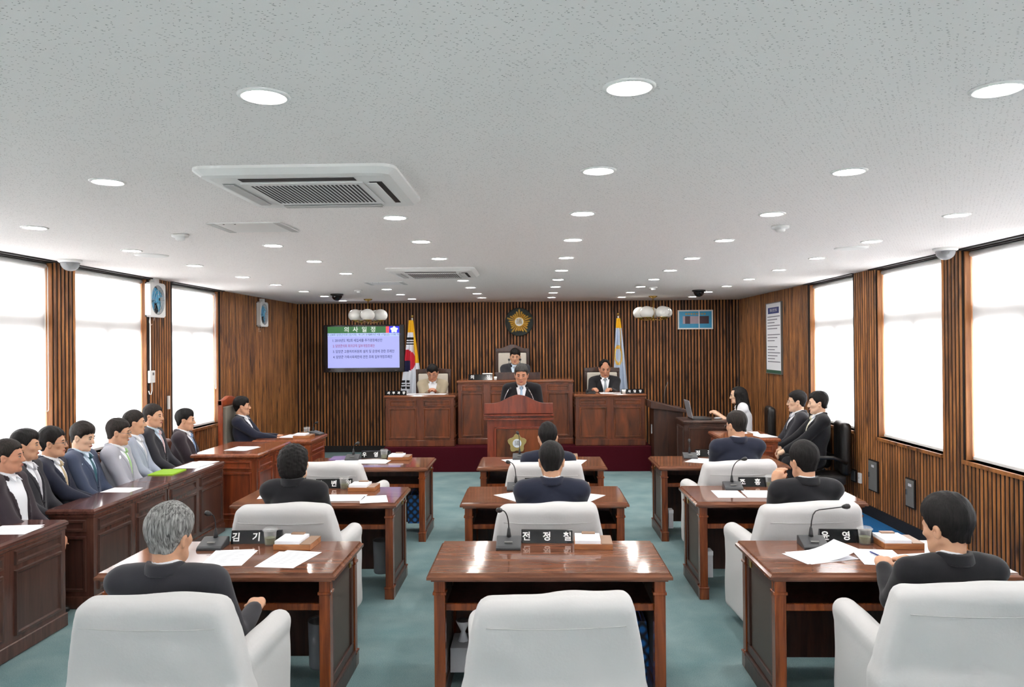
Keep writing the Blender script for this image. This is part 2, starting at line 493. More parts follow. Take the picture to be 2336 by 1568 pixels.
def side_wall(side, X, sg, wins, y_from):
    """sg=+1: room lies at +x of the wall"""
    w = MB()
    ws = sorted(wins)
    xa, xb = (X - sg * SD, X - sg * .24)
    x0, x1 = min(xa, xb), max(xa, xb)
    w.box(x0, x1, YN - .2, YB, 0, SILL); w.box(x0, x1, YN - .2, YB, HEAD, ZC)
    y = YN - .2
    for a, b in ws:
        w.box(x0, x1, y, a, SILL, HEAD); y = b
    w.box(x0, x1, y, YB, SILL, HEAD)
    o = w.build('wall_' + side, 'backing')
    tag(o, kind='structure', label='%s wall of vertical brown wood slats between tall blinded windows' % side)
    y = YB - .03
    while y > y_from:
        inw = any(a - .01 < y < b + .01 for a, b in ws)
        link('slat', slat_dado if inw else slat_full, o, (X - sg * SD, y, .11), (0, 0, -sg * math.pi / 2))
        y -= PITCH
    b0, b1 = sorted((X + sg * .012, X - sg * SD))
    bo = MB().box(b0, b1, YN, YB, 0, .11).build('baseboard_' + side, 'base'); tag(bo, kind='structure')
    return o
WL = [(1.6, 2.95), (3.3, 4.7), (5.06, 6.45), (6.76, 8.05), (8.60, 9.90)]  # the two nearest per side are out of view, added to let in daylight
WR = [(1.6, 2.95), (3.3, 4.68), (5.02, 6.38), (6.70, 7.97), (8.54, 9.89)]
wall_l = side_wall('left', XL, 1, WL, 5.2)
wall_r = side_wall('right', XR, -1, WR, 4.7)

wcount = 0
def window(X, sg, a, b, blab, vis):
    global wcount
    wcount += 1
    o = bpy.data.objects.new('window_%d' % wcount, None); COL.objects.link(o); o.location = (X, (a + b) / 2, SILL)
    tag(o, kind='structure')
    h = (b - a) / 2; H = HEAD - SILL; t = 2.06 - SILL
    def bx(m, d0, d1, y0, y1, z0, z1):
        p, q = sorted((-sg * d0, -sg * d1)); m.box(p, q, y0, y1, z0, z1); return m
    fr = MB()
    bx(fr, .125, .19, -h, h, 0, .05); bx(fr, .125, .19, -h, h, H - .05, H); bx(fr, .125, .19, -h, -h + .05, .05, H - .05); bx(fr, .125, .19, h - .05, h, .05, H - .05)
    fr.build('window_frame', 'frame_white', o)
    bx(MB(), .115, .19, -h + .05, h - .05, t - .075, t + .075).build('transom', 'frame_white', o)
    bx(MB(), .125, .185, -.05, .05, .05, t - .075).build('mullion', 'frame_white', o)
    for y0, y1, z0, z1 in ((-h + .05, -.05, .05, t - .075), (.05, h - .05, .05, t - .075), (-h + .05, h - .05, t + .075, H - .05)):
        bx(MB(), .155, .162, y0, y1, z0, z1).build('pane', 'glass', o)
    # wooden lining of the opening
    rv = MB()
    bx(rv, .02, .125, -h, -h + .012, .0, H); bx(rv, .02, .125, h - .012, h, 0, H)
    rv.build('reveal', 'reveal', o)
    bx(MB(), -.015, .125, -h, h, -.03, .0).build('window_sill', 'slat', o)
    # blind
    bl = thing('roller_blind', blab, 'blind', (X - sg * .075, (a + b) / 2, SILL), 0, 'roller blinds over the side windows')
    y0, y1 = -h + .055, h - .02
    f = MB(); nseg = 12
    for i in range(nseg):
        ya, yb = y0 + (y1 - y0) * i / nseg, y0 + (y1 - y0) * (i + 1) / nseg
        f.add([(0, ya, .03), (0, yb, .03), (0, yb, HEAD - SILL - .02), (0, ya, HEAD - SILL - .02)], [(0, 1, 2, 3)])
    f.build('blind_fabric', 'blind', bl)
    MB().box(-.008, .008, y0, y1, .008, .032).build('bottom_bar', 'white', bl, bevel=.003)
    MB().lathe([(.024, y0), (.024, y1)], 14, (0, 0, HEAD - SILL - .024), 'y').build('roller_tube', 'white', bl, smooth=True)
    if vis:
        cy = h - .05 if vis > 0 else -h + .03
        pts = []
        L = 1.22
        for k in range(20): pts.append((sg * .035, cy - .018, H - .03 - L * k / 19))
        for k in range(1, 8):
            an = math.pi * k / 8; pts.append((sg * .035, cy - .018 * math.cos(an), H - .03 - L - .018 * math.sin(an)))
        for k in range(20): pts.append((sg * .035, cy + .018, H - .03 - L + L * k / 19))
        MB().tube(pts, .0035, 6).build('bead_chain', 'white', bl, smooth=True)
    return o
nm = ['added unseen fifth window from the back', 'added unseen fourth window from the back', 'third window from the back', 'middle window', 'farthest window']
for i, (a, b) in enumerate(WL): window(XL, 1, a, b, 'white translucent roller blind on the %s of the left wall' % nm[i], 1 if i in (2, 4) else 0)
for i, (a, b) in enumerate(WR): window(XR, -1, a, b, 'white translucent roller blind on the %s of the right wall' % nm[i], -1 if i in (3, 4) else 0)

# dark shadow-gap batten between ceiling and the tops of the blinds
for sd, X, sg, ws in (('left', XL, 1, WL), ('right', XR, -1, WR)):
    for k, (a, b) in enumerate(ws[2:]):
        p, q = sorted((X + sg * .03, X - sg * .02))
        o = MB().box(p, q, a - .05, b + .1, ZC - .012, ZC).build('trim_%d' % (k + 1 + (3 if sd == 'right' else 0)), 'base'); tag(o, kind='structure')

# ---------------------------------------------------------------- dais
d1 = MB().box(-2.19, 1.68, 11.05, YB - .02, 0, .36).mesh('dais', 'redcarpet', bevel=.01)
dais = tag(link('dais', d1), 'low platform covered in maroon carpet under the three front desks', 'platform')
d2 = MB().box(-1.15, .59, 12.0, YB - .02, .36, .60).build('upper_step', 'redcarpet', dais, bevel=.01)

# ---------------------------------------------------------------- downlights
dl_ring = MB().lathe([(.061, -.001), (.064, -.006), (.074, -.006), (.079, -.001), (.079, .0), (.061, .0)], 28).mesh('trim_ring', 'white', smooth=True)
dl_lens = MB().lathe([(.0005, -.0035), (.061, -.0025), (.061, -.0012)], 28).mesh('lens', emit('lamp_white', (1, .97, .92, 1), LAMP), smooth=True)
GX = {'F': -3.1, 'E': -1.93, 'D': -.81, 'A': .29, 'B': 1.41, 'C': 2.55}
GY = {'F': [4.67, 5.82, 6.92, 8.08, 9.12, 10.25, 11.26, 12.36], 'E': [3.42, 5.63, 6.69, 7.83, 10.03, 11.06, 12.09],
      'D': [2.29, 4.48, 5.52, 6.6, 8.82, 9.89, 11.02, 11.98], 'A': [2.27, 3.35, 4.43, 5.53, 6.65, 7.77, 8.85, 9.92, 11.02, 12.08],
      'B': [2.35, 3.44, 4.54, 5.66, 6.81, 7.9, 8.96, 10.06, 11.12, 12.2], 'C': [4.67, 5.83, 6.93, 7.99, 9.09, 10.14, 11.2, 12.3]}
CN = {'F': 'first column from the left wall', 'E': 'second column from the left wall', 'D': 'third column from the left wall',
      'A': 'third column from the right wall', 'B': 'second column from the right wall', 'C': 'first column from the right wall'}
ORD = ['nearest the camera', 'second from the camera', 'third from the camera', 'fourth from the camera', 'fifth from the camera', 'sixth from the camera',
       'seventh from the camera', 'eighth from the camera', 'ninth from the camera', 'farthest from the camera']
for c in GX:
    for j, y in enumerate(GY[c]):
        od = ORD[-1] if j == len(GY[c]) - 1 else ORD[j]
        t = thing('downlight', 'lit round ceiling downlight, %s in the %s' % (od, CN[c]), 'downlight', (GX[c], y, ZC), 0, 'lit round ceiling downlights')
        link('trim_ring', dl_ring, t); link('lens', dl_lens, t)

# ---------------------------------------------------------------- ceiling equipment
def ac_unit(label, x, y, s=1.0):
    t = thing('air_conditioner', label, 'air conditioner', (x, y, ZC), 0, 'ceiling cassette air conditioners')
    a, b = .435, .41
    body = MB()
    # flared square panel: outer rim, sloping to a flat face
    v = []; f = []
    def ring(hx, hy, z, r):
        o = []
        for cx, cy, a0 in ((1, 1, 0), (-1, 1, 90), (-1, -1, 180), (1, -1, 270)):
            for k in range(5):
                an = R(a0 + 22.5 * k); o.append(((hx - r) * cx + r * math.cos(an), (hy - r) * cy + r * math.sin(an), z))
        return o
    rs = [ring(a, b, 0, .07), ring(a, b, -.012, .07), ring(a - .03, b - .03, -.035, .05), ring(a - .06, b - .06, -.04, .04)]
    for r_ in rs: v += r_
    m = len(rs[0])
    for i in range(3):
        for k in range(m): f.append((i * m + k, i * m + (k + 1) % m, (i + 1) * m + (k + 1) % m, (i + 1) * m + k))
    f.append(tuple(range(3 * m, 4 * m)))
    body.add(v, f); body.build('panel', 'white', t)
    z = -.0405
    for sx, sy, w, h in ((0, -.3, .25, .028), (0, .3, .25, .028), (-.325, 0, .028, .24), (.325, 0, .028, .24)):
        sl = MB().box(sx - w, sx + w, sy - h, sy + h, z - .0015, z).build('outlet_slot', 'acdark' if (sy < 0 or sx > 0) else 'acgrey', t)
        if sy > 0 or sx < 0 or sx > 0:
            off = -.012 if sx > 0 else 0
            MB().box(sx - w + .004 + off, sx + w - .004 - (.02 if sx > 0 else 0), sy - h + .004, sy + h - .004, z - .008, z - .004).build('flap', 'acgrey' if sx <= 0 else 'white', t)
    g = MB().box(-.27, .27, -.245, .245, z - .004, z).build('grille_frame', 'white', t)
    for k in range(26):
        xx = -.235 + k * .47 / 25
        MB().box(xx - .0045, xx + .0045, -.2, .2, z - .0052, z - .0038).build('louver_gap', 'acdark', g)
    return t
ac_unit('large white cassette air conditioner in the ceiling near the camera', -1.01, 3.56)
ac_unit('smaller looking white cassette air conditioner farther down the ceiling', -1.0, 7.72)

def hatch(label, x0, x1, y0, y1):
    t = thing('access_panel', label, 'access panel', ((x0 + x1) / 2, (y0 + y1) / 2, ZC), 0, 'ceiling access panels')
    a, b = (x1 - x0) / 2, (y1 - y0) / 2
    MB().box(-a, a, -b, b, -.006, 0).build('panel_door', 'white', t, bevel=.002)
    for sx in (-1, 1):
        MB().box(sx * (a - .02) - .022, sx * (a - .02) + .022, -b, b, -.008, -.006).build('edge_strip', 'acgrey', t)
    for k in (-.05, .02): MB().lathe([(.006, -.009), (.006, -.006)], 10, (k - .08, -b + .03, 0)).build('screw', 'steel', t)
    return t
hatch('pale square access panel in the ceiling behind the near air conditioner', -1.98, -1.53, 4.58, 4.95)
hatch('pale square access panel in the ceiling behind the far air conditioner', -1.98, -1.53, 8.9, 9.28)

def dome(label, x, y, dark):
    t = thing('dome_camera', label, 'camera', (x, y, ZC))
    r = .075
    MB().lathe([(r + .018, 0), (r + .018, -.016), (r + .008, -.024), (r * .9, -.024)], 24).build('mount_ring', 'black' if dark else 'white', t, smooth=True)
    MB().lathe([(r * math.sin(a) + 1e-4, -.024 - r * .95 * math.cos(a)) for a in [R(k) for k in range(0, 91, 10)]], 24).build('dome_cover', 'blackgloss' if dark else 'dome', t, smooth=True)
    if not dark:
        MB().ell((0, 0, -.05), (.04, .04, .036)).build('lens_unit', 'steel', t, smooth=True)
    else:
        MB().tube([(r, 0, 0), (r + .03, .01, -.02)], .01, 8).build('cable_gland', 'chrome', t)
dome('clear dome security camera at the ceiling above the left wall pillar', -3.93, 6.38, False)
dome('clear dome security camera at the ceiling above the right wall pillar', 3.36, 6.32, False)
dome('small black dome camera on the ceiling above the television', -2.8, 10.83, True)
dome('small black dome camera on the ceiling in front of the blue picture', 2.33, 10.82, True)

sm = MB().lathe([(.055, 0), (.055, -.014), (.045, -.02), (.03, -.02), (.03, -.032), (.022, -.04), (.0005, -.04)], 20).mesh('smoke_detector', 'white', smooth=True)
for x, y, l in ((-2.36, 5.05, 'left of the near access panel'), (1.61, 5.01, 'among the near right downlights'), (-2.33, 10.12, 'near the left chandelier'), (1.59, 10.16, 'near the right chandelier')):
    tag(link('smoke_detector', sm, None, (x, y, ZC)), 'white smoke detector on the ceiling ' + l, 'detector', 'smoke detectors')
sp = MB().lathe([(.13, 0), (.125, -.006), (.09, -.009), (.0005, -.009)], 28).mesh('ceiling_speaker', 'white', smooth=True)
for x, y, l in ((-3.1, 6.13, 'left'), (2.56, 6.22, 'right')):
    tag(link('ceiling_speaker', sp, None, (x, y, ZC)), 'flat round white speaker in the %s part of the ceiling' % l, 'speaker', 'flat ceiling speakers')

# ---------------------------------------------------------------- chandeliers
def chandelier(label, x, y, rot):
    t = thing('chandelier', label, 'chandelier', (x, y, ZC), rot, 'globe chandeliers')
    MB().lathe([(.07, 0), (.065, -.012), (.03, -.03), (.012, -.036)], 20).build('ceiling_rose', 'brass', t, smooth=True)
    MB().lathe([(.007, -.03), (.007, -.2), (.016, -.21), (.02, -.26), (.012, -.3), (.014, -.36), (.02, -.37), (.006, -.40), (.0005, -.405)], 14).build('stem', 'brass', t, smooth=True)
    for k in range(5):
        a = 2 * math.pi * k / 5
        rr_ = .205
        pts = [(0, 0, -.34)] + [(rr_ * q * math.cos(a), rr_ * q * math.sin(a), -.35 - .03 * math.sin(math.pi * q)) for q in (.25, .5, .75, 1)]
        am = MB().tube(pts, .006, 8).build('arm', 'brass', t, smooth=True)
        c = (rr_ * math.cos(a), rr_ * math.sin(a), 0)
        MB().lathe([(.008, -.375), (.02, -.37), (.016, -.355), (.07, -.345), (.075, -.335), (.07, -.33)], 18, c).build('cup', 'brass', t, smooth=True)
        gl = [(.072, -.337)] + [(.112 * math.sin(q) + 1e-4, -.262 - .098 * math.cos(q)) for q in [R(v) for v in range(45, 181, 12)]]
        MB().lathe(gl, 22, c).build('globe', 'globe', t, smooth=True)
chandelier('brass chandelier with white globes hanging in front of the television', -2.62, 12.05, R(-80))
chandelier('brass chandelier with white globes hanging beside the blue picture', 1.88, 12.05, R(-55))

# ================================================================ furniture
TOP = .70
def make_desk():
    """councillor's desk, user side at -y"""
    t = thing('council_desk', '', 'desk')
    W, D, H = 1.21, .65, TOP
    a, b = W / 2, D / 2
    m = MB()
    prof = lambda o, z0, z1: m.box(-a + o, a - o, -b + o, b - o, z0, z1)
    v = []; f = []
    lv = [(.0, .668), (.0, .682), (.012, .69), (.016, .70)]
    for o, z in lv: v += [(-a + o, -b + o, z), (a - o, -b + o, z), (a - o, b - o, z), (-a + o, b - o, z)]
    for i in range(3):
        for k in range(4): f.append((i * 4 + k, i * 4 + (k + 1) % 4, i * 4 + 4 + (k + 1) % 4, i * 4 + 4 + k))
    f += [(3, 2, 1, 0), (12, 13, 14, 15)]
    m.add(v, f); prof(.02, .655, .668)
    m.build('tabletop', 'desk', t)
    L = MB(); s = .0275
    L.box(-s, s, -s, s, .0, .655); L.box(-s - .006, s + .006, -s - .006, s + .006, .585, .60); L.box(-s - .006, s + .006, -s - .006, s + .006, .0, .075); L.box(-s - .009, s + .009, -s - .009, s + .009, .075, .088)
    lm = L.mesh('leg', 'deskleg', bevel=.002, seg=1)
    lx, ly = a - .06, b - .06
    for x in (-lx, lx):
        for y in (-ly, ly): link('leg', lm, t, (x, y, 0))
    for sx in (-1, 1):
        x = sx * lx
        MB().box(x - .008, x + .008, -ly + s, ly - s, .1, .6).build('side_panel', 'deskpanel', t)
        fr = MB()
        x0, x1 = sorted((x - sx * .012, x + sx * .02))
        fr.box(x0, x1, -ly + s, ly - s, .585, .655); fr.box(x0, x1, -ly + s, ly - s, .10, .15)
        fr.box(x0, x1, -ly + s, -ly + s + .05, .15, .585); fr.box(x0, x1, ly - s - .05, ly - s, .15, .585)
        fr.build('side_frame', 'deskdark', t, bevel=.004, seg=1)
        x0, x1 = sorted((x - sx * .02, x + sx * .034))
        MB().box(x0, x1, -ly + s, ly - s, 0, .085).box(x0, x1 - 0, -ly + s, ly - s, .085, .1).build('plinth', 'deskdark', t, bevel=.003, seg=1)
        k = MB().box(-.004, .004, -.018, .018, -.024, .024).build('lock_plate', 'brass', t, bevel=.002)
        k.location = (sx * (lx + .024), ly - .12, .622)
        MB().lathe([(.007, 0), (.009, .012), (.004, .014)], 12, axis='x').build('key_hole', 'steel', k, smooth=True)
    MB().box(-lx + s, lx - s, ly - .012, ly + .008, .06, .655).build('modesty_panel', 'deskdark', t)
    MB().box(-lx + s, lx - s, -ly + .02, ly - .012, .505, .52).build('shelf', 'deskdark', t)
    MB().box(-lx + s, lx - s, -ly + .002, -ly + .02, .497, .532).build('shelf_lip', 'deskleg', t, bevel=.003, seg=1)
    return t
proto = make_desk()
CX = [-1.60, .066, 1.745]
RY = [4.08, 5.78, 7.40]
ROWN = ['front row nearest the camera', 'middle row', 'far row nearest the podium']
COLN = ['left', 'centre', 'right']
for r in range(3):
    for c in range(3):
        lab = 'brown varnished councillor desk, %s column, %s' % (COLN[c], ROWN[r])
        o = proto if (r, c) == (0, 0) else copy_tree(proto)
        o.location = (CX[c], RY[r], 0)
        tag(o, lab, 'desk', 'councillor desks in three rows')

def cabinet(name, label, cat, loc, rz, w, d, h, n, mb, mp, mt=None, over=.03, plinth=.09, strip=True, sides=True, group=None, topmat=None):
    """panelled desk with a solid front at -y: worktop, carcass, framed panels, plinth"""
    t = thing(name, label, cat, loc, rz, group)
    a, b = w / 2, d / 2
    m = MB(); v = []; f = []
    A, B = a + over, b + over
    for o, z in ((.008, h - .04), (.0, h - .032), (.0, h - .014), (.014, h)):
        v += [(-A + o, -B + o, z), (A - o, -B + o, z), (A - o, B - o, z), (-A + o, B - o, z)]
    for i in range(3):
        for k in range(4): f.append((i * 4 + k, i * 4 + (k + 1) % 4, i * 4 + 4 + (k + 1) % 4, i * 4 + 4 + k))
    f += [(3, 2, 1, 0), (12, 13, 14, 15)]
    m.add(v, f); m.build('worktop', mt or mb, t)
    MB().box(-a, a, -b, b, .02, h - .04).build('carcass', mb, t)
    MB().box(-a - .012, a + .012, -b - .012, b + .012, 0, plinth).build('plinth', mb, t, bevel=.006, seg=1)
    z0, z1 = plinth + .03, h - .075
    zs = z1 - .1 if strip else z1
    def face(width, k, tr):
        pw = width / k
        for i in range(k):
            x0, x1 = -width / 2 + i * pw + .05, -width / 2 + (i + 1) * pw - .05
            spans = [(z0, zs - .015)] + ([(zs + .015, z1)] if strip else [])
            for (p, q) in spans:
                bd = MB()
                for e, y in ((0, .0), (.012, -.012), (.024, -.004)): pass
                vv = []
                for e, y in ((0, 0), (.004, -.014), (.018, -.014), (.026, -.003)):
                    vv += [(x0 + e, y, p + e), (x1 - e, y, p + e), (x1 - e, y, q - e), (x0 + e, y, q - e)]
                ff = [(j * 4 + u, j * 4 + (u + 1) % 4, j * 4 + 4 + (u + 1) % 4, j * 4 + 4 + u) for j in range(3) for u in range(4)] + [(12, 13, 14, 15)]
                bd.add(vv, ff).xf(tr).build('panel', mp, t)
    face(w, n, Matrix.Translation((0, -b, 0)))
    if sides:
        k = max(1, round(d / .5))
        face(d, k, Matrix.Translation((a, 0, 0)) @ Matrix.Rotation(R(90), 4, 'Z'))
        face(d, k, Matrix.Translation((-a, 0, 0)) @ Matrix.Rotation(R(-90), 4, 'Z'))
    MB().box(-a - .006, a + .006, -b - .008, b + .006, h - .062, h - .04).build('cornice', mb, t, bevel=.004, seg=1)
    return t

# officials' benches along the left wall, fronts facing the aisle (+x)
for i, (y0, y1, xb, lab) in enumerate(((3.86, 4.96, -3.46, 'nearest the camera, cut by the picture edge'), (5.28, 6.36, -3.42, 'in the middle of the left wall run'), (6.37, 7.53, -3.42, 'beside the red desk, with the green folder'))):
    xf_ = -3.10
    cabinet('writing_bench', 'dark panelled writing bench for officials ' + lab, 'bench', ((xf_ + xb) / 2, (y0 + y1) / 2, 0), R(90), y1 - y0 - .005, xf_ - xb - .0, TOP, 2, 'bench', 'benchdark', 'benchtop', over=.015, group='officials benches along the left wall')
cabinet('side_desk', 'reddish panelled desk at the end of the officials benches', 'desk', (-3.14, 8.17, 0), R(90), .98, .64, .75, 2, 'red', 'redpanel', 'redtop', over=.03)
cabinet('side_desk', 'reddish desk in front of the man in the tall chair on the left', 'desk', (-2.93, 9.12, 0), R(90), .64, .64, .75, 1, 'red', 'redpanel', 'redtop', over=.03)
cabinet('side_desk', 'reddish desk with papers in front of the two men on the right', 'desk', (2.46, 9.10, 0), R(-90), .74, .58, .75, 1, 'red', 'redpanel', 'redtop', over=.03)

# desks on the dais
cabinet('clerk_desk', 'panelled desk on the platform left of the chairman', 'desk', (-1.675, 11.42, .36), 0, 1.0, .55, .75, 2, 'dais_wood', 'dais_panel', 'daistop', over=.025, group='desks on the platform')
cabinet('clerk_desk', 'panelled desk on the platform right of the chairman', 'desk', (1.105, 11.42, .36), 0, 1.0, .55, .75, 2, 'dais_wood', 'dais_panel', 'daistop', over=.025, group='desks on the platform')
cabinet('chairman_desk', 'wide tall panelled chairman desk in the middle of the platform', 'desk', (-.28, 11.65, .36), 0, 1.70, .6, .955, 4, 'dais_wood', 'dais_panel', 'daistop', over=.02)
rs = thing('reading_stand', 'dark wooden reading stand on top of the chairman desk', 'stand', (-.245, 11.66, 1.315))
MB().extr([(-.15, 0), (.15, 0), (.15, .085), (-.15, .10)], 'x', -.335, .335).build('stand_body', 'darkwood', rs, bevel=.004)
MB().box(-.345, .345, -.16, -.145, .085, .108).build('front_ledge', 'darkwood', rs)

# ---------------------------------------------------------------- speaker's podium
def podium():
    t = thing('podium', 'reddish brown speaker podium with curved top and gold flower emblem', 'podium', (-.195, 9.62, 0))
    MB().box(-.40, .40, .02, .46, 0, 1.02).build('body', 'podium', t)
    MB().box(-.43, .43, -.01, .48, 0, .09).build('plinth', 'podium', t, bevel=.008)
    pts = [(-.43, .97), (.43, .97), (.43, 1.10)]
    for k in range(25):
        x = .33 - .66 * k / 24
        pts.append((x, 1.10 + .105 * (math.cos(math.pi * x / .33) * .5 + .5)))
    pts += [(-.43, 1.10)]
    MB().extr(pts, 'y', -.03, .02).build('crest_board', 'podium', t, bevel=.004)
    MB().box(-.43, .43, .0, .48, 1.0, 1.03).build('slanted_top', 'podium', t)
    for z in (.955, .905):
        MB().extr([(-.045, z - .012), (.02, z - .02), (.02, z + .012), (-.045, z + .006)], 'x', -.44, .44).build('moulding', 'podium', t)
    for p in ((-.31, .31, .14, .80),):
        fr = MB(); x0, x1, z0, z1 = p
        for e0, e1 in ((0, .02),):
            fr.box(x0, x1, -.004, .022, z1 - .025, z1); fr.box(x0, x1, -.004, .022, z0, z0 + .025); fr.box(x0, x0 + .025, -.004, .022, z0, z1); fr.box(x1 - .025, x1, -.004, .022, z0, z1)
        fr.build('panel_frame', 'podium', t, bevel=.004)
    MB().box(-.28, .28, .008, .022, .17, .77).build('panel', 'dais_panel', t)
    # flower emblem
    e = MB(); pr = []
    for k in range(60):
        a = 2 * math.pi * k / 60 + R(90)
        r_ = .104 + .016 * math.cos(5 * (a - R(90))) + .005 * abs(math.cos(10 * (a - R(90))))
        pr.append((r_ * math.cos(a) - .025, r_ * math.sin(a) + .595))
    em = e.extr(pr, 'y', -.012, .008).build('emblem', 'olive_gold', t, bevel=.003)
    MB().lathe([(.0005, -.018), (.052, -.018), (.055, -.012)], 28, (-.025, 0, .595), 'y').build('emblem_disc', 'flagwhite', em)
    text_mesh('議', .07, 'steel', em, (-.025, -.019, .595))
    for s in (-1, 1):
        pts = [(s * .20, .12, 1.03)] + [(s * (.20 - .012 * k * k / 8), .12 - .004 * k, 1.03 + .034 * k) for k in range(1, 8)]
        mk = MB().tube(pts, .0045, 8).build('gooseneck', 'chrome', t, smooth=True)
        p = pts[-1]
        MB().tube([p, (p[0] - s * .03, p[1] + .01, p[2] + .02)], [.008, .012], 10).build('mic_head', 'black', mk, smooth=True)
    return t
podium()

# lectern and laptop stand on the right
t = thing('lectern', 'dark brown wooden lectern with slanted top and thin microphone', 'lectern', (1.88, 11.0, 0), R(0))
MB().box(-.2, .2, -.2, .2, .0, .93).build('body', 'darkwood', t)
MB().extr([(-.25, .93), (.28, .86), (.28, .895), (-.25, 1.03)], 'y', -.26, .26).build('slanted_top', 'darkwood', t, bevel=.006)
MB().box(-.22, .22, -.22, .22, 0, .08).build('plinth', 'darkwood', t)
MB().box(-.012, .012, -.204, -.199, .2, .9).build('corner_bead', 'darkwood', t)
MB().tube([(-.0, .1, .97), (.0, .1, 1.1), (.02, .1, 1.2), (.05, .08, 1.28)], .004, 8).build('gooseneck', 'steel', t, smooth=True)
MB().box(-.206, -.2, -.02, .02, .55, .68).build('socket_plate', 'tag', t)
cabinet('laptop_table', 'dark brown table carrying the open laptop', 'table', (2.26, 10.25, 0), 0, .62, .5, .83, 1, 'darkwood', 'darkwood', over=.02, strip=False)
t = thing('laptop', 'open silver and black laptop on the dark table', 'laptop', (2.19, 10.2, .83), R(90))
MB().box(-.17, .17, -.12, .12, .0, .022).build('keyboard_deck', 'black', t, bevel=.004)
MB().box(-.15, .15, -.05, .09, .022, .024).build('keys', 'grey_plastic', t)
s_ = MB().box(-.17, .17, -.004, .004, 0, .235).build('screen_lid', 'laptop', t, bevel=.003); s_.location = (0, .122, .022); s_.rotation_euler = (R(-12), 0, 0)
MB().box(-.155, .155, -.0048, -.0042, .012, .222).build('display', 'blackgloss', s_)
t = thing('mouse', 'small pale computer mouse beside the laptop', 'mouse', (2.42, 10.16, .83))
MB().ell((0, 0, .012), (.05, .03, .016)).build('mouse_shell', 'laptop', t, smooth=True)

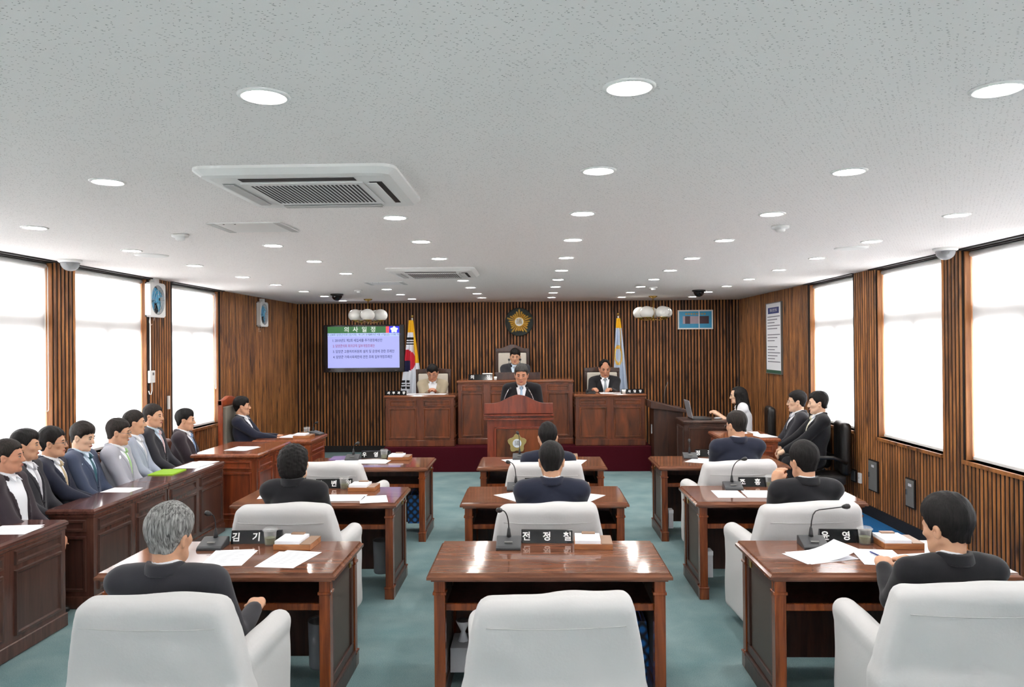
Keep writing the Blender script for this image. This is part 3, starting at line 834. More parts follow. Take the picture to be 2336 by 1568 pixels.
# ---------------------------------------------------------------- SDF meshing (organic shapes)
class SDF:
    def __init__(s, ax, ay, az):
        s.a = [np.asarray(q, np.float32) for q in (ax, ay, az)]
        s.d = np.full([len(q) for q in s.a], .5, np.float32)
    def _w(s, lo, hi):
        sl = []
        for q, l, h in zip(s.a, lo, hi):
            i0 = max(0, int(np.searchsorted(q, l)) - 1); i1 = min(len(q), int(np.searchsorted(q, h)) + 1)
            sl.append(slice(i0, i1))
        return tuple(sl)
    def _loc(s, sl, F):
        X = s.a[0][sl[0]][:, None, None]; Y = s.a[1][sl[1]][None, :, None]; Z = s.a[2][sl[2]][None, None, :]
        if F is None: return X, Y, Z
        Rm, o = F
        X = X - o[0]; Y = Y - o[1]; Z = Z - o[2]
        return tuple(Rm[0][i] * X + Rm[1][i] * Y + Rm[2][i] * Z for i in range(3))
    def comb(s, sl, d2, k, mode):
        a = s.d[sl]
        if mode == 'sub': a, d2 = -a, d2
        if mode == 'and': a, d2 = -a, -d2
        if k > 0:
            h = np.maximum(k - np.abs(a - d2), 0) / k
            r = np.minimum(a, d2) - h * h * k * .25
        else: r = np.minimum(a, d2)
        s.d[sl] = -r if mode in ('sub', 'and') else r
    def rc(s, a, b, ra, rb, k=.03, mode='add', F=None, sq=(1, 1, 1)):
        """tapered capsule; sq squashes its cross-section along local axes"""
        a = np.array(a, float); b = np.array(b, float); m = .045 + k
        rmax = max(ra, rb)
        P = np.stack([a, b])
        lo, hi = P.min(0) - rmax / min(sq) - m, P.max(0) + rmax / min(sq) + m
        if F is not None:
            Rm, o = F
            c8 = np.array([[x, y, z] for x in (lo[0], hi[0]) for y in (lo[1], hi[1]) for z in (lo[2], hi[2])])
            c8 = c8 @ np.array(Rm).T + np.array(o); lo, hi = c8.min(0), c8.max(0)
        sl = s._w(lo, hi)
        X, Y, Z = s._loc(sl, F)
        ax, ay, az = a * sq; bx, by, bz = (b - a) * sq
        px, py, pz = X * sq[0] - ax, Y * sq[1] - ay, Z * sq[2] - az
        bb_ = bx * bx + by * by + bz * bz + 1e-12
        t = np.clip((px * bx + py * by + pz * bz) / bb_, 0, 1)
        d = np.sqrt((px - t * bx) ** 2 + (py - t * by) ** 2 + (pz - t * bz) ** 2) - (ra + t * (rb - ra))
        s.comb(sl, d.astype(np.float32), k, mode); return s
    def ell(s, c, r, k=.03, mode='add', F=None):
        c = np.array(c, float); r = np.array(r if hasattr(r, '__len__') else (r,) * 3, float); m = .045 + k
        lo, hi = c - r - m, c + r + m
        if F is not None:
            Rm, o = F
            c8 = np.array([[x, y, z] for x in (lo[0], hi[0]) for y in (lo[1], hi[1]) for z in (lo[2], hi[2])])
            c8 = c8 @ np.array(Rm).T + np.array(o); lo, hi = c8.min(0), c8.max(0)
        sl = s._w(lo, hi)
        X, Y, Z = s._loc(sl, F)
        x, y, z = (X - c[0]), (Y - c[1]), (Z - c[2])
        k0 = np.sqrt((x / r[0]) ** 2 + (y / r[1]) ** 2 + (z / r[2]) ** 2)
        k1 = np.sqrt((x / r[0] ** 2) ** 2 + (y / r[1] ** 2) ** 2 + (z / r[2] ** 2) ** 2) + 1e-9
        s.comb(sl, (k0 * (k0 - 1) / k1).astype(np.float32), k, mode); return s
    def box(s, lo_, hi_, rad=.02, k=.02, mode='add', F=None, bend=None):
        lo_ = np.array(lo_, float); hi_ = np.array(hi_, float); c = (lo_ + hi_) / 2; h = (hi_ - lo_) / 2 - rad; m = .05 + k
        lo, hi = lo_ - m, hi_ + m
        if F is not None:
            Rm, o = F
            c8 = np.array([[x, y, z] for x in (lo[0], hi[0]) for y in (lo[1], hi[1]) for z in (lo[2], hi[2])])
            c8 = c8 @ np.array(Rm).T + np.array(o); lo, hi = c8.min(0), c8.max(0)
        sl = s._w(lo, hi)
        X, Y, Z = s._loc(sl, F)
        qx, qy, qz = np.abs(X - c[0]) - h[0], np.abs(Y - c[1]) - h[1], np.abs(Z - c[2]) - h[2]
        d = np.sqrt(np.maximum(qx, 0) ** 2 + np.maximum(qy, 0) ** 2 + np.maximum(qz, 0) ** 2) + np.minimum(np.maximum(np.maximum(qx, qy), qz), 0) - rad
        s.comb(sl, d.astype(np.float32), k, mode); return s
    def fn(s, f, k=.01, mode='and', F=None, lo=None, hi=None):
        sl = s._w(lo if lo is not None else [q[0] for q in s.a], hi if hi is not None else [q[-1] for q in s.a])
        X, Y, Z = s._loc(sl, F)
        d = np.broadcast_to(f(X, Y, Z), s.d[sl].shape).astype(np.float32)
        s.comb(sl, d, k, mode); return s
    def disp(s, f, F=None):
        X, Y, Z = s._loc((slice(None),) * 3, F)
        s.d += np.broadcast_to(f(X, Y, Z), s.d.shape).astype(np.float32); return s
    def mesh(s, name, mat):
        d = s.d; ins = d < 0
        c = np.zeros([q - 1 for q in d.shape], np.int8)
        for i in (0, 1):
            for j in (0, 1):
                for k in (0, 1):
                    c += ins[i:d.shape[0] - 1 + i, j:d.shape[1] - 1 + j, k:d.shape[2] - 1 + k]
        act = np.argwhere((c > 0) & (c < 8))
        I, J, K = act.T
        n = len(act)
        pos = np.zeros((n, 3)); cnt = np.zeros(n)
        ax, ay, az = s.a
        corners = [(i, j, k) for i in (0, 1) for j in (0, 1) for k in (0, 1)]
        dv = {q: d[I + q[0], J + q[1], K + q[2]] for q in corners}
        for p in corners:
            for e in range(3):
                if p[e]: continue
                q = list(p); q[e] = 1; q = tuple(q)
                A, B = dv[p], dv[q]
                m = (A < 0) != (B < 0)
                if not m.any(): continue
                t = (A[m] / (A[m] - B[m])).astype(float)
                P0 = np.stack([ax[I[m] + p[0]], ay[J[m] + p[1]], az[K[m] + p[2]]], 1)
                P1 = np.stack([ax[I[m] + q[0]], ay[J[m] + q[1]], az[K[m] + q[2]]], 1)
                pos[m] += P0 + (P1 - P0) * t[:, None]; cnt[m] += 1
        pos /= np.maximum(cnt, 1)[:, None]
        idx = np.full(c.shape, -1, np.int32); idx[I, J, K] = np.arange(n)
        quads = []
        for e in range(3):
            lo = [slice(1, -1)] * 3; lo[e] = slice(0, -1); hi = [slice(1, -1)] * 3; hi[e] = slice(1, None)
            a, b = ins[tuple(lo)], ins[tuple(hi)]
            w_ = np.argwhere(a != b)
            if len(w_) == 0: continue
            fl = a[tuple(w_.T)]
            base = w_.copy()
            for q in range(3):
                if q != e: base[:, q] += 1
            u, v = [(1, 2), (2, 0), (0, 1)][e]
            def at(du, dv_):
                p = base.copy(); p[:, u] -= du; p[:, v] -= dv_
                return idx[p[:, 0], p[:, 1], p[:, 2]]
            Q = np.stack([at(1, 1), at(0, 1), at(0, 0), at(1, 0)], 1)
            Q[~fl] = Q[~fl][:, ::-1]
            quads.append(Q)
        me = bpy.data.meshes.new(name)
        if not quads: return me
        Q = np.concatenate(quads)
        me.vertices.add(n); me.vertices.foreach_set('co', pos.astype(np.float32).ravel())
        me.loops.add(Q.size); me.loops.foreach_set('vertex_index', Q.ravel().astype(np.int32))
        me.polygons.add(len(Q)); me.polygons.foreach_set('loop_start', np.arange(0, Q.size, 4, dtype=np.int32))
        me.polygons.foreach_set('use_smooth', np.ones(len(Q), bool))
        me.update(calc_edges=True)
        me.materials.append(M[mat] if isinstance(mat, str) else mat)
        return me

def axis(lo, hi, step, fine=()):
    o = [lo]; p = lo
    while p < hi:
        st = step
        for a, b, f_ in fine:
            if a - step <= p <= b: st = min(st, f_)
        p += st; o.append(p)
    return o

# ---------------------------------------------------------------- white slip-covered armchairs (facing +y, origin under the seat)
def slip_chair(seed):
    rg = random.Random(seed)
    ph = [rg.uniform(0, 6) for _ in range(8)]
    wr = lambda X, Y, Z, a=.004: a * (np.sin(X * 17 + Z * 9 + ph[0]) * np.sin(Z * 13 - X * 6 + ph[1]) + .6 * np.sin(X * 31 + ph[2] + 4 * Z) * np.sin(Z * 21 + ph[3]))
    t = thing('covered_armchair', '', 'armchair')
    st = .0125
    lean = R(9)
    Rm = [[1, 0, 0], [0, math.cos(lean), -math.sin(lean)], [0, math.sin(lean), math.cos(lean)]]
    F = (np.array(Rm), (0, -.24, .42))
    b = SDF(axis(-.42, .42, st), axis(-.45, .0, st), axis(.02, .93, st))
    b.box((-.37, -.085, -.12), (.37, .05, .455), .045, .02, F=F)
    b.fn(lambda X, Y, Z: (np.abs(X) - (.292 + .22 * np.clip(.44 - Z, 0, .29))) * .95, .05, 'and', F)
    # skirt hanging at the back
    b.box((-.345, -.345, .07), (.345, -.20, .5), .035, .07)
    b.disp(lambda X, Y, Z: wr(X, Y, Z, .0035) + .006 * np.sin(X * 9 + ph[4]) * np.clip((Z - .75) / .1, 0, 1))
    link('back_cover', b.mesh('back_cover', 'white_cloth'), t)
    q = SDF(axis(-.27, .27, .016), axis(-.28, .34, .016), axis(.02, .5, .016))
    q.box((-.235, -.25, .1), (.235, .29, .44), .05, .02)
    link('seat_cover', q.mesh('seat_cover', 'white_cloth'), t)
    for sx in (-1, 1):
        a = SDF(axis(sx * .29 - .1, sx * .29 + .1, st), axis(-.34, .34, st), axis(.02, .72, st))
        a.rc((sx * .29, -.22, .585), (sx * .29, .22, .585), .052, .056, .02, sq=(1, 1, 1.1))
        a.box((sx * .286 - .05, -.27, .07), (sx * .286 + .05, .27, .58), .04, .03)
        a.disp(lambda X, Y, Z: .004 * np.sin(Y * 14 + ph[5] + Z * 8) * np.sin(Z * 12 + ph[6]))
        link('arm_cover', a.mesh('arm_cover', 'white_cloth'), t)
    # raised seam across the back below the top edge
    pts = []
    for k in range(25):
        x = -.262 + .524 * k / 24
        z = .37 - .012 * math.cos(x * 5)
        y = -.0885
        pts.append((x, -.24 + y * math.cos(lean) - z * math.sin(lean), .42 + y * math.sin(lean) + z * math.cos(lean)))
    s_ = MB().tube(pts, .0022, 5).build('seam', 'seam', t, smooth=True)
    MB().lathe([(.03, .05), (.03, .12)], 12).build('gas_column', 'black', t)
    for k in range(5):
        a = 2 * math.pi * k / 5 + .3
        arm = MB().tube([(0, 0, .07), (.26 * math.cos(a), .26 * math.sin(a), .055)], [.025, .016], 8).build('base_arm', 'black', t)
        MB().lathe([(.025, -.012), (.028, 0), (.025, .012)], 14, (.26 * math.cos(a), .26 * math.sin(a), .028), 'x').build('caster', 'black', arm, smooth=True)
    return t
protos = [slip_chair(s) for s in (3, 11, 29)]
chair_spots = [(-1.46, 3.22, -1, 'under the grey haired man, front left'), (.055, 3.24, 3, 'standing empty at the front centre desk'), (1.72, 3.37, -2, 'under the dark haired man, front right'),
               (-1.52, 4.93, -1, 'under the woman in black, middle left'), (.075, 4.93, 0, 'middle row, centre, under a dark suited man'), (1.615, 4.93, 4, 'middle row, right, under a dark suited man'),
               (-1.67, 6.62, -8, 'standing empty at the far left desk'), (.085, 6.58, 0, 'far row, centre, partly hidden by a head'), (1.645, 6.60, 4, 'far row, right, below the man with short hair')]
for i, (x, y, rz, lab) in enumerate(chair_spots):
    p = protos[i % 3]
    o = p if i < 3 else copy_tree(p)
    o.location = (x, y, 0); o.rotation_euler = (0, 0, R(rz))
    tag(o, 'white cloth covered armchair ' + lab, 'armchair', 'white covered armchairs at the desks')

# ---------------------------------------------------------------- other chairs (facing +y)
def high_chair(label, loc, rz, top, seat, frame, cush, crest, w=.56, nails=True):
    """tall framed armchair: top/seat are heights above its own floor"""
    t = thing('high_back_chair', label, 'chair', loc, rz)
    a = w / 2; y = -.27
    fr = MB()
    for s in (-1, 1): fr.box(s * a - .035 * (s > 0), s * a + .035 * (s < 0), y - .05, y, .0, top - .04)
    fr.build('back_post', frame, t, bevel=.006)
    pr = [(-a, top - .10), (a, top - .10), (a, top - .04)]
    for k in range(17):
        x = a * .8 - 1.6 * a * k / 16
        pr.append((x, top - .04 + crest * (.5 + .5 * math.cos(math.pi * x / (a * .8)))))
    pr.append((-a, top - .04))
    MB().extr(pr, 'y', y - .055, y + .005).build('crest_rail', frame, t, bevel=.006)
    MB().box(-a + .03, a - .03, y - .045, y - .01, seat + .02, top - .09).build('back_board', frame, t)
    cu = MB().box(-a + .045, a - .045, y - .015, y + .035, seat + .08, top - .115).build('back_cushion', cush, t, bevel=.02, seg=3)
    if nails:
        for s in (-1, 1):
            for k in range(18):
                MB().ell((s * (a - .05), y + .008, seat + .1 + (top - .235 - seat) * k / 17), .006, 6, 4).build('nail_head', 'brass', cu)
    MB().box(-a + .03, a - .03, y, .24, seat - .1, seat - .01).build('seat_cushion', cush, t, bevel=.025, seg=3)
    for s in (-1, 1):
        MB().tube([(s * a, y - .02, seat + .2), (s * a, 0, seat + .215), (s * a, .2, seat + .2), (s * a, .235, seat + .17)], .026, 8).build('armrest', frame, t, smooth=True)
        MB().tube([(s * a, .19, 0), (s * a, .19, seat + .2)], .022, 8).build('leg', frame, t, smooth=True)
    return t
high_chair('tall dark wood chair with cream back and arched crest behind the chairman', (-.36, 12.55, .60), R(180), 1.22, .42, 'darkwood', 'cream', .07)
high_chair('dark framed chair with cream back at the left platform desk', (-1.66, 12.3, .36), R(180), 1.13, .42, 'darkwood', 'cream', .02, .58)
high_chair('dark framed chair with cream back at the right platform desk', (1.115, 12.3, .36), R(180), 1.13, .42, 'darkwood', 'cream', .02, .58)
high_chair('tall reddish framed chair with grey back on the left side', (-3.39, 9.12, 0), R(-90), 1.25, .40, 'redwood', 'greycush', .04, .52, False)

def arm_chair(name, label, loc, rz, mat, arm, top=.92, seat=.40, w=.5, group=None):
    t = thing(name, label, 'chair', loc, rz, group)
    a = w / 2
    b = SDF(axis(-a - .05, a + .05, .02), axis(-.36, -.08, .02), axis(.36, top + .05, .02))
    b.box((-a, -.30, seat), (a, -.2, top), .045, .02)
    b.disp(lambda X, Y, Z: .006 * np.cos(X * 25))
    link('backrest', b.mesh('backrest', mat), t)
    MB().box(-a, a, -.24, .24, seat - .1, seat).build('seat', mat, t, bevel=.03, seg=3)
    for s in (-1, 1):
        MB().tube([(s * (a + .03), -.24, seat + .14), (s * (a + .035), -.1, seat + .2), (s * (a + .035), .12, seat + .2), (s * (a + .03), .22, seat + .16), (s * (a + .02), .23, seat + .0)], .02, 8).build('armrest', arm, t, smooth=True)
    MB().lathe([(.03, .05), (.03, seat - .09)], 12).build('gas_column', 'black', t)
    for k in range(5):
        an = 2 * math.pi * k / 5
        arm_ = MB().tube([(0, 0, .09), (.27 * math.cos(an), .27 * math.sin(an), .06)], [.024, .016], 8).build('base_arm', 'black', t)
        MB().lathe([(.026, -.012), (.03, 0), (.026, .012)], 12, (.27 * math.cos(an), .27 * math.sin(an), .03), 'x').build('caster', 'black', arm_, smooth=True)
    return t

# ================================================================ people
def skin_mat(name, col):
    m = plain(name, col, .55, 0, .07, 45, 0, .05, 200, .35)
    m.node_tree.nodes['Principled BSDF'].inputs['Subsurface Weight'].default_value = .12
    m.node_tree.nodes['Principled BSDF'].inputs['Subsurface Radius'].default_value = (.02, .008, .004)
    return m
M['skin'] = skin_mat('skin_tan', srgb(206, 158, 128))
M['skin2'] = skin_mat('skin_light', srgb(226, 186, 158))
M['skin3'] = skin_mat('skin_ruddy', srgb(196, 140, 112))
M['lip'] = plain('lips', srgb(170, 98, 88), .5)
M['brow'] = plain('eyebrow', srgb(50, 40, 36), .8)
M['eye'] = plain('eye_dark', srgb(38, 28, 26), .2)
M['eyewhite'] = plain('eye_white', srgb(222, 214, 206), .25)

def hair_mat(name, dark, light):
    m, nt, b = newmat(name)
    tc = N(nt, 'ShaderNodeTexCoord')
    mp = N(nt, 'ShaderNodeMapping'); mp.inputs['Scale'].default_value = (150, 70, 16)
    nt.links.new(tc.outputs['Object'], mp.inputs['Vector'])
    no = N(nt, 'ShaderNodeTexNoise', Scale=1.0, Detail=4.0, Distortion=.8)
    nt.links.new(mp.outputs[0], no.inputs['Vector'])
    cr = N(nt, 'ShaderNodeValToRGB')
    cr.color_ramp.elements[0].position = .35; cr.color_ramp.elements[0].color = dark
    cr.color_ramp.elements[1].position = .68; cr.color_ramp.elements[1].color = light
    nt.links.new(no.outputs[0], cr.inputs[0]); nt.links.new(cr.outputs[0], b.inputs['Base Color'])
    b.inputs['Roughness'].default_value = .6; b.inputs['Specular IOR Level'].default_value = .25
    bu = N(nt, 'ShaderNodeBump', Strength=.6, Distance=.006)
    nt.links.new(no.outputs[0], bu.inputs['Height']); nt.links.new(bu.outputs[0], b.inputs['Normal'])
    return m
M['hair'] = hair_mat('black_hair', srgb(8, 7, 7), srgb(28, 25, 25))
M['hairbrown'] = hair_mat('dark_brown_hair', srgb(20, 16, 14), srgb(46, 38, 34))
M['hairgrey'] = hair_mat('grey_hair', srgb(74, 74, 74), srgb(168, 168, 166))
M['hairsalt'] = hair_mat('greying_hair', srgb(34, 32, 32), srgb(88, 86, 84))

def suit(name, c, var=.08):
    return plain(name, c, .85, 0, var, 220, 0, .12, 500, .2, .15)
M['s_black'] = suit('black_suit', srgb(30, 30, 34))
M['s_navy'] = suit('navy_suit', srgb(36, 40, 56))
M['s_char'] = suit('charcoal_suit', srgb(50, 50, 56))
M['s_blue'] = suit('slate_blue_suit', srgb(66, 76, 98))
M['s_grey'] = suit('light_grey_suit', srgb(168, 170, 180))
M['s_pale'] = suit('pale_blue_grey_suit', srgb(160, 168, 184))
M['s_beige'] = suit('beige_suit', srgb(172, 160, 138))
M['s_brown'] = suit('dark_plum_suit', srgb(54, 46, 52))
M['shirt'] = plain('white_shirt', srgb(232, 234, 240), .8, 0, .02)
M['shirtblue'] = plain('pale_blue_shirt', srgb(196, 214, 230), .8, 0, .02)
M['blouse'] = plain('white_blouse', srgb(222, 222, 226), .85, 0, .03)
M['shoe'] = plain('black_shoe', srgb(22, 20, 20), .3)
TIE = {'pink': srgb(206, 176, 178), 'green': srgb(160, 200, 140), 'teal': srgb(44, 92, 104), 'blue': srgb(120, 150, 190), 'gold': srgb(190, 172, 138), 'silver': srgb(196, 196, 204), 'sky': srgb(150, 178, 204), 'cream': srgb(212, 208, 186), 'navy': srgb(60, 74, 120), 'grey': srgb(150, 160, 170)}
for k, c in TIE.items(): M['tie_' + k] = plain('tie_' + k, c, .5, 0, .18, 90)

def rot(yaw=0, pitch=0, roll=0):
    return np.array(Matrix.Rotation(R(yaw), 3, 'Z') @ Matrix.Rotation(R(pitch), 3, 'X') @ Matrix.Rotation(R(roll), 3, 'Y'))

def ik(S, W, l1, l2, pole):
    S, W = Vector(S), Vector(W)
    v = W - S; L = min(v.length, (l1 + l2) * .995); d = v.normalized()
    W = S + d * L
    a = (l1 * l1 - l2 * l2 + L * L) / (2 * L); h = math.sqrt(max(l1 * l1 - a * a, 0))
    p = Vector(pole); p = (p - d * p.dot(d)).normalized()
    return S + d * a + p * h, W

def person(label, loc, face, ztop, Y=None, s=.9, head=(0, 0, 0), lean=-4, hands=None, jacket='s_black', shirt='shirt', tie=None, hair='hair', style='short', skin='skin',
           glasses=False, front=True, fine_hands=False, stand=False, floor=0.0, trousers=None, group=None, headscale=1.0, sleeve=True, shw=1.0, hairvol=0.0, cat='person', openshirt=False, table=TOP, knee=.40):
    """seated or standing figure. Built facing +y with z=0 at the seat (or hip height when standing); face = heading in degrees (0 = +y, ccw)"""
    TR = np.array(Matrix.Rotation(R(-lean), 3, 'X'))
    hip = np.array((0, 0, .08))
    def T(p): return TR @ (np.array(p, float) - hip) + hip
    TF = (TR, hip - TR @ hip)
    hc = T((0, .028, .762)); 
    HR = rot(*head)
    HF = (HR * 1.0, hc)
    hs = headscale
    topz = hc[2] + .13 * hs
    zs = ztop - s * topz            # world height of z=0
    zf = (floor - zs) / s           # floor in local units
    sh = .188 * shw
    Sl, Sr = T((-sh - .008, -.012, .55)), T((sh + .008, -.012, .55))
    if hands is None: hands = ((-.14, .34, .20), (.14, .34, .20))
    hands = tuple((h[0], h[1], (table - zs) / s + .032 if h[2] == 'T' else h[2]) for h in hands)
    l1, l2 = .28, .255
    El, Wl = ik(Sl, hands[0], l1, l2, (-.22, -.35, -1)); Er, Wr = ik(Sr, hands[1], l1, l2, (.22, -.35, -1))
    legs = []
    for sx in (-1, 1):
        if stand: kn, an = (sx * .10, .03, zf * .5), (sx * .10, -.0, zf + .09)
        else: kn, an = (sx * .12, knee, .07), (sx * .12, knee + (.03 if knee > .35 else -.06), zf + .09)
        legs.append(((sx * .09, .02, .07), kn, an))
    # ---------------- body: one continuous surface
    zl = [hc[2] - .17, hc[2] + .15]
    fx = [(hc[0] - .1, hc[0] + .1, .0065)]; fy = [(hc[1] - .12, hc[1] + .13, .0065)]; fz = [(zl[0], zl[1], .0065)]
    if fine_hands:
        for Wp in (Wl, Wr):
            fx.append((Wp[0] - .09, Wp[0] + .09, .006)); fy.append((Wp[1] - .05, Wp[1] + .19, .006)); fz.append((Wp[2] - .08, Wp[2] + .06, .006))
    g = SDF(axis(-.5, .5, .018, fx), axis(-.30, .66, .018, fy), axis(zf - .02, topz + .02, .018, fz))
    g.ell((0, 0, .10), (.155, .115, .11), .03, F=TF).ell((0, 0, .25), (.14, .10, .15), .05, F=TF).ell((0, -.01, .42), (.16, .108, .17), .05, F=TF)
    g.rc((-.14, -.015, .545), (.14, -.015, .545), .055, .055, .05, F=TF)
    for S_, E_, W_ in ((Sl, El, Wl), (Sr, Er, Wr)):
        g.rc(S_, E_, .046, .036, .03); g.rc(E_, W_, .036, .025, .02)
    for a, k_, b in legs:
        g.rc(a, k_, .075, .052, .03); g.rc(k_, b, .048, .034, .02)
        g.rc(b, (b[0], b[1] + .14, zf + .04), .036, .03, .02)
    # hands
    for sx, E_, W_ in ((-1, El, Wl), (1, Er, Wr)):
        d = (Vector(W_) - Vector(E_)).normalized()
        d = (d + Vector((-sx * .25, .1, -.1))).normalized()
        up = Vector((0, 0, 1)); up = (up - d * up.dot(d)).normalized(); sd = d.cross(up) * 1.0   # sd points to the right
        W_ = Vector(W_)
        pal = W_ + d * .055
        g.rc(W_, pal - sd * .012, .026, .03, .02, sq=(1, 1, 1.35)); g.rc(W_ + d * .03 + sd * .015, pal + sd * .018 + d * .015, .024, .024, .015); g.rc(W_ + d * .03 - sd * .015, pal - sd * .018 + d * .015, .024, .024, .015)
        for q, ln in ((-1.5, .82), (-.5, 1.0), (.5, 1.06), (1.5, .96)):
            if sx > 0: q = -q
            b0 = pal + d * .025 + sd * (q * .0185)
            b1 = b0 + (d * .9 - up * .42).normalized() * .036 * ln
            b2 = b1 + (d * .45 - up * .9).normalized() * .034 * ln
            g.rc(b0, b1, .0095, .009, .004); g.rc(b1, b2, .009, .0078, .003)
        t0 = W_ + d * .03 - sd * (sx * .026); t1 = t0 + (d * .7 - sd * (sx * .7) - up * .3).normalized() * .036; t2 = t1 + (d * .95 - up * .35).normalized() * .03
        g.rc(t0, t1, .0125, .0105, .006); g.rc(t1, t2, .0105, .0085, .004)
    # neck and head
    g.rc(T((0, -.015, .56)), tuple(hc + HR @ np.array((0, -.022, -.06))), .060, .054, .03)
    H = lambda p: tuple(q * hs for q in p)
    e = lambda c, r, k=.02, mode='add': g.ell(H(c), H(r) if hasattr(r, '__len__') else r * hs, k, mode, F=HF)
    c_ = lambda a, b, ra, rb, k=.01, mode='add': g.rc(H(a), H(b), ra * hs, rb * hs, k, mode, F=HF)
    e((0, -.012, .028), (.076, .096, .088), .03); e((0, .024, -.022), (.064, .07, .085), .03)
    c_((-.026, .045, -.085), (.026, .045, -.085), .032, .032, .03); e((0, .078, -.1), .019, .02)
    for sx in (-1, 1):
        e((sx * .044, .056, -.02), (.022, .024, .02), .02); c_((sx * .056, .0, -.05), (sx * .034, .05, -.088), .016, .016, .025)
    c_((-.032, .078, .02), (.032, .078, .02), .011, .011, .012)
    for sx in (-1, 1): e((sx * .031, .1, .0), (.016, .014, .010), .01, 'sub')
    c_((0, .088, .012), (0, .108, -.03), .0075, .0125, .01)
    for sx in (-1, 1):
        e((sx * .012, .098, -.034), .0085, .006)
        e((sx * .031, .0765, .0), .0125, .004)
        e((sx * .079, -.006, -.012), (.009, .02, .031), .006); e((sx * .083, -.012, .004), (.009, .014, .016), .004)
        e((sx * .086, .002, -.012), (.006, .009, .014), .004, 'sub')
    c_((-.017, .09, -.058), (.017, .09, -.058), .0062, .0062, .006); c_((-.014, .09, -.069), (.014, .09, -.069), .0065, .0065, .006)
    name = 'person'
    body = link(name, g.mesh('body', skin), None)
    body.location = (loc[0], loc[1], zs); body.rotation_euler = (0, 0, R(face)); body.scale = (s, s, s)
    tag(body, label, cat, group)
    def part(nm, me): return link(nm, me, body)
    hm = Matrix.Translation(Vector(hc)) @ Matrix(HR.tolist()).to_4x4() @ Matrix.Scale(hs, 4)
    # ---------------- face details
    if front:
        for sx in (-1, 1):
            ey = MB().ell((sx * .031, .0835, .0), (.0125, .0075, .0055), 12, 8).xf(hm).build('eye', 'eyewhite', body, smooth=True)
            MB().ell((sx * .031, .0895, -.0002), (.0058, .0028, .0052), 10, 6).xf(hm).build('iris', 'eye', ey, smooth=True)
            MB().tube([(sx * .046, .083, .0035), (sx * .036, .0905, .0065), (sx * .026, .091, .006), (sx * .018, .088, .0015)], .0019, 5).xf(hm).build('eyelid', 'brow', ey, smooth=True)
            MB().tube([(sx * .049, .081, .021), (sx * .038, .089, .0255), (sx * .026, .0915, .0245), (sx * .015, .0905, .021)], [.0022, .004, .0045, .003], 6).xf(hm).build('eyebrow', 'brow', body, smooth=True)
        lp = MB().tube([(-.021, .0905, -.064), (-.01, .0985, -.0612), (0, .0988, -.0628), (.01, .0985, -.0612), (.021, .0905, -.064)], [.002, .004, .0038, .004, .002], 6)
        lp.tube([(-.019, .0905, -.0655), (-.008, .0975, -.0695), (.008, .0975, -.0695), (.019, .0905, -.0655)], [.002, .0042, .0042, .002], 6)
        lp.xf(hm).build('lips', 'lip', body, smooth=True)
    if glasses:
        gl = thing('glasses', None, None); gl.parent = body
        for sx in (-1, 1):
            pts = [(sx * .033 + .024 * math.cos(a), .106 - .006 * abs(math.cos(a)), -.004 + .017 * math.sin(a)) for a in [2 * math.pi * k / 16 for k in range(16)]]
            MB().tube(pts, .0016, 5, True).xf(hm).build('rim', 'steel', gl)
            MB().tube([(sx * .056, .1, .002), (sx * .076, .06, .004), (sx * .081, -.005, .004)], .0016, 5).xf(hm).build('temple', 'steel', gl)
        MB().tube([(-.01, .108, 0), (.01, .108, 0)], .0015, 5).xf(hm).build('bridge', 'steel', gl)
        gl.name = 'glasses'
    # ---------------- hair
    hv = hairvol
    lo = hc - .2; hi = hc + .2
    if style in ('perm', 'long'): lo = hc - np.array((.2, .2, .2 if style == 'perm' else .46))
    st = .0065
    g = SDF(axis(lo[0], hi[0], st), axis(lo[1], hi[1], st), axis(lo[2], hi[2], st))
    e = lambda c, r, k=.02, mode='add': g.ell(H(c), H(r), k, mode, F=HF)
    rp = random.Random(sum(map(ord, label)))
    ph = [rp.uniform(0, 6.28) for _ in range(6)]
    if style == 'perm':
        e((0, -.02, .02), (.108, .115, .118)); e((0, -.03, -.055), (.092, .088, .085), .04)
        g.fn(lambda X, Y, Z: np.minimum(Y - .04 * hs, .055 * hs - Z), .02, 'and', HF)
        g.disp(lambda X, Y, Z: .006 * np.sin(X * 120 + ph[0] + 2 * np.sin(Z * 60)) * np.sin(Y * 110 + ph[1]) * np.sin(Z * 120 + ph[2] + 2 * np.sin(X * 50)), HF)
    elif style == 'long':
        e((0, -.02, .03), (.092, .108, .102)); g.rc(H((0, -.055, .0)), H((0, -.09, -.30)), .098, .075, .04, F=HF)
        for sx in (-1, 1): g.rc(H((sx * .07, -.0, .03)), H((sx * .085, .03, -.24)), .035, .028, .03, F=HF)
        g.fn(lambda X, Y, Z: -np.maximum(np.maximum(-(Y - .035), np.abs(X) - .062), Z - .085), .015, 'and', HF)
        g.disp(lambda X, Y, Z: .004 * np.sin(X * 90 + ph[0] + 2 * np.sin(Z * 40)) * np.sin(Y * 80 + ph[1] + Z * 25), HF)
    else:
        e((0, -.013, .030), (.0795 + hv * .4, .0995 + hv * .4, .094)); e((0, -.012, .052 + hv * .3), (.083 + hv * .7, .102 + hv * .6, .086 + hv), .02)
        g.rc(H((0, -.034, -.03)), H((0, -.036, -.055)), .056 * hs, .052 * hs, .02, F=HF)
        if style in ('full', 'fringe'): e((0, .02, .083), (.068, .067, .046), .02)
        if style == 'receding': e((0, .085, .10), (.062, .06, .05), .02, 'sub')
        ys = np.array((-.12, -.06, -.028, -.016, -.004, .012, .03, .036, .055, .075, .11)); zl_ = np.array((-.066, -.066, -.058, -.03, .004, .0, -.012, .02, .05, .066, .072))
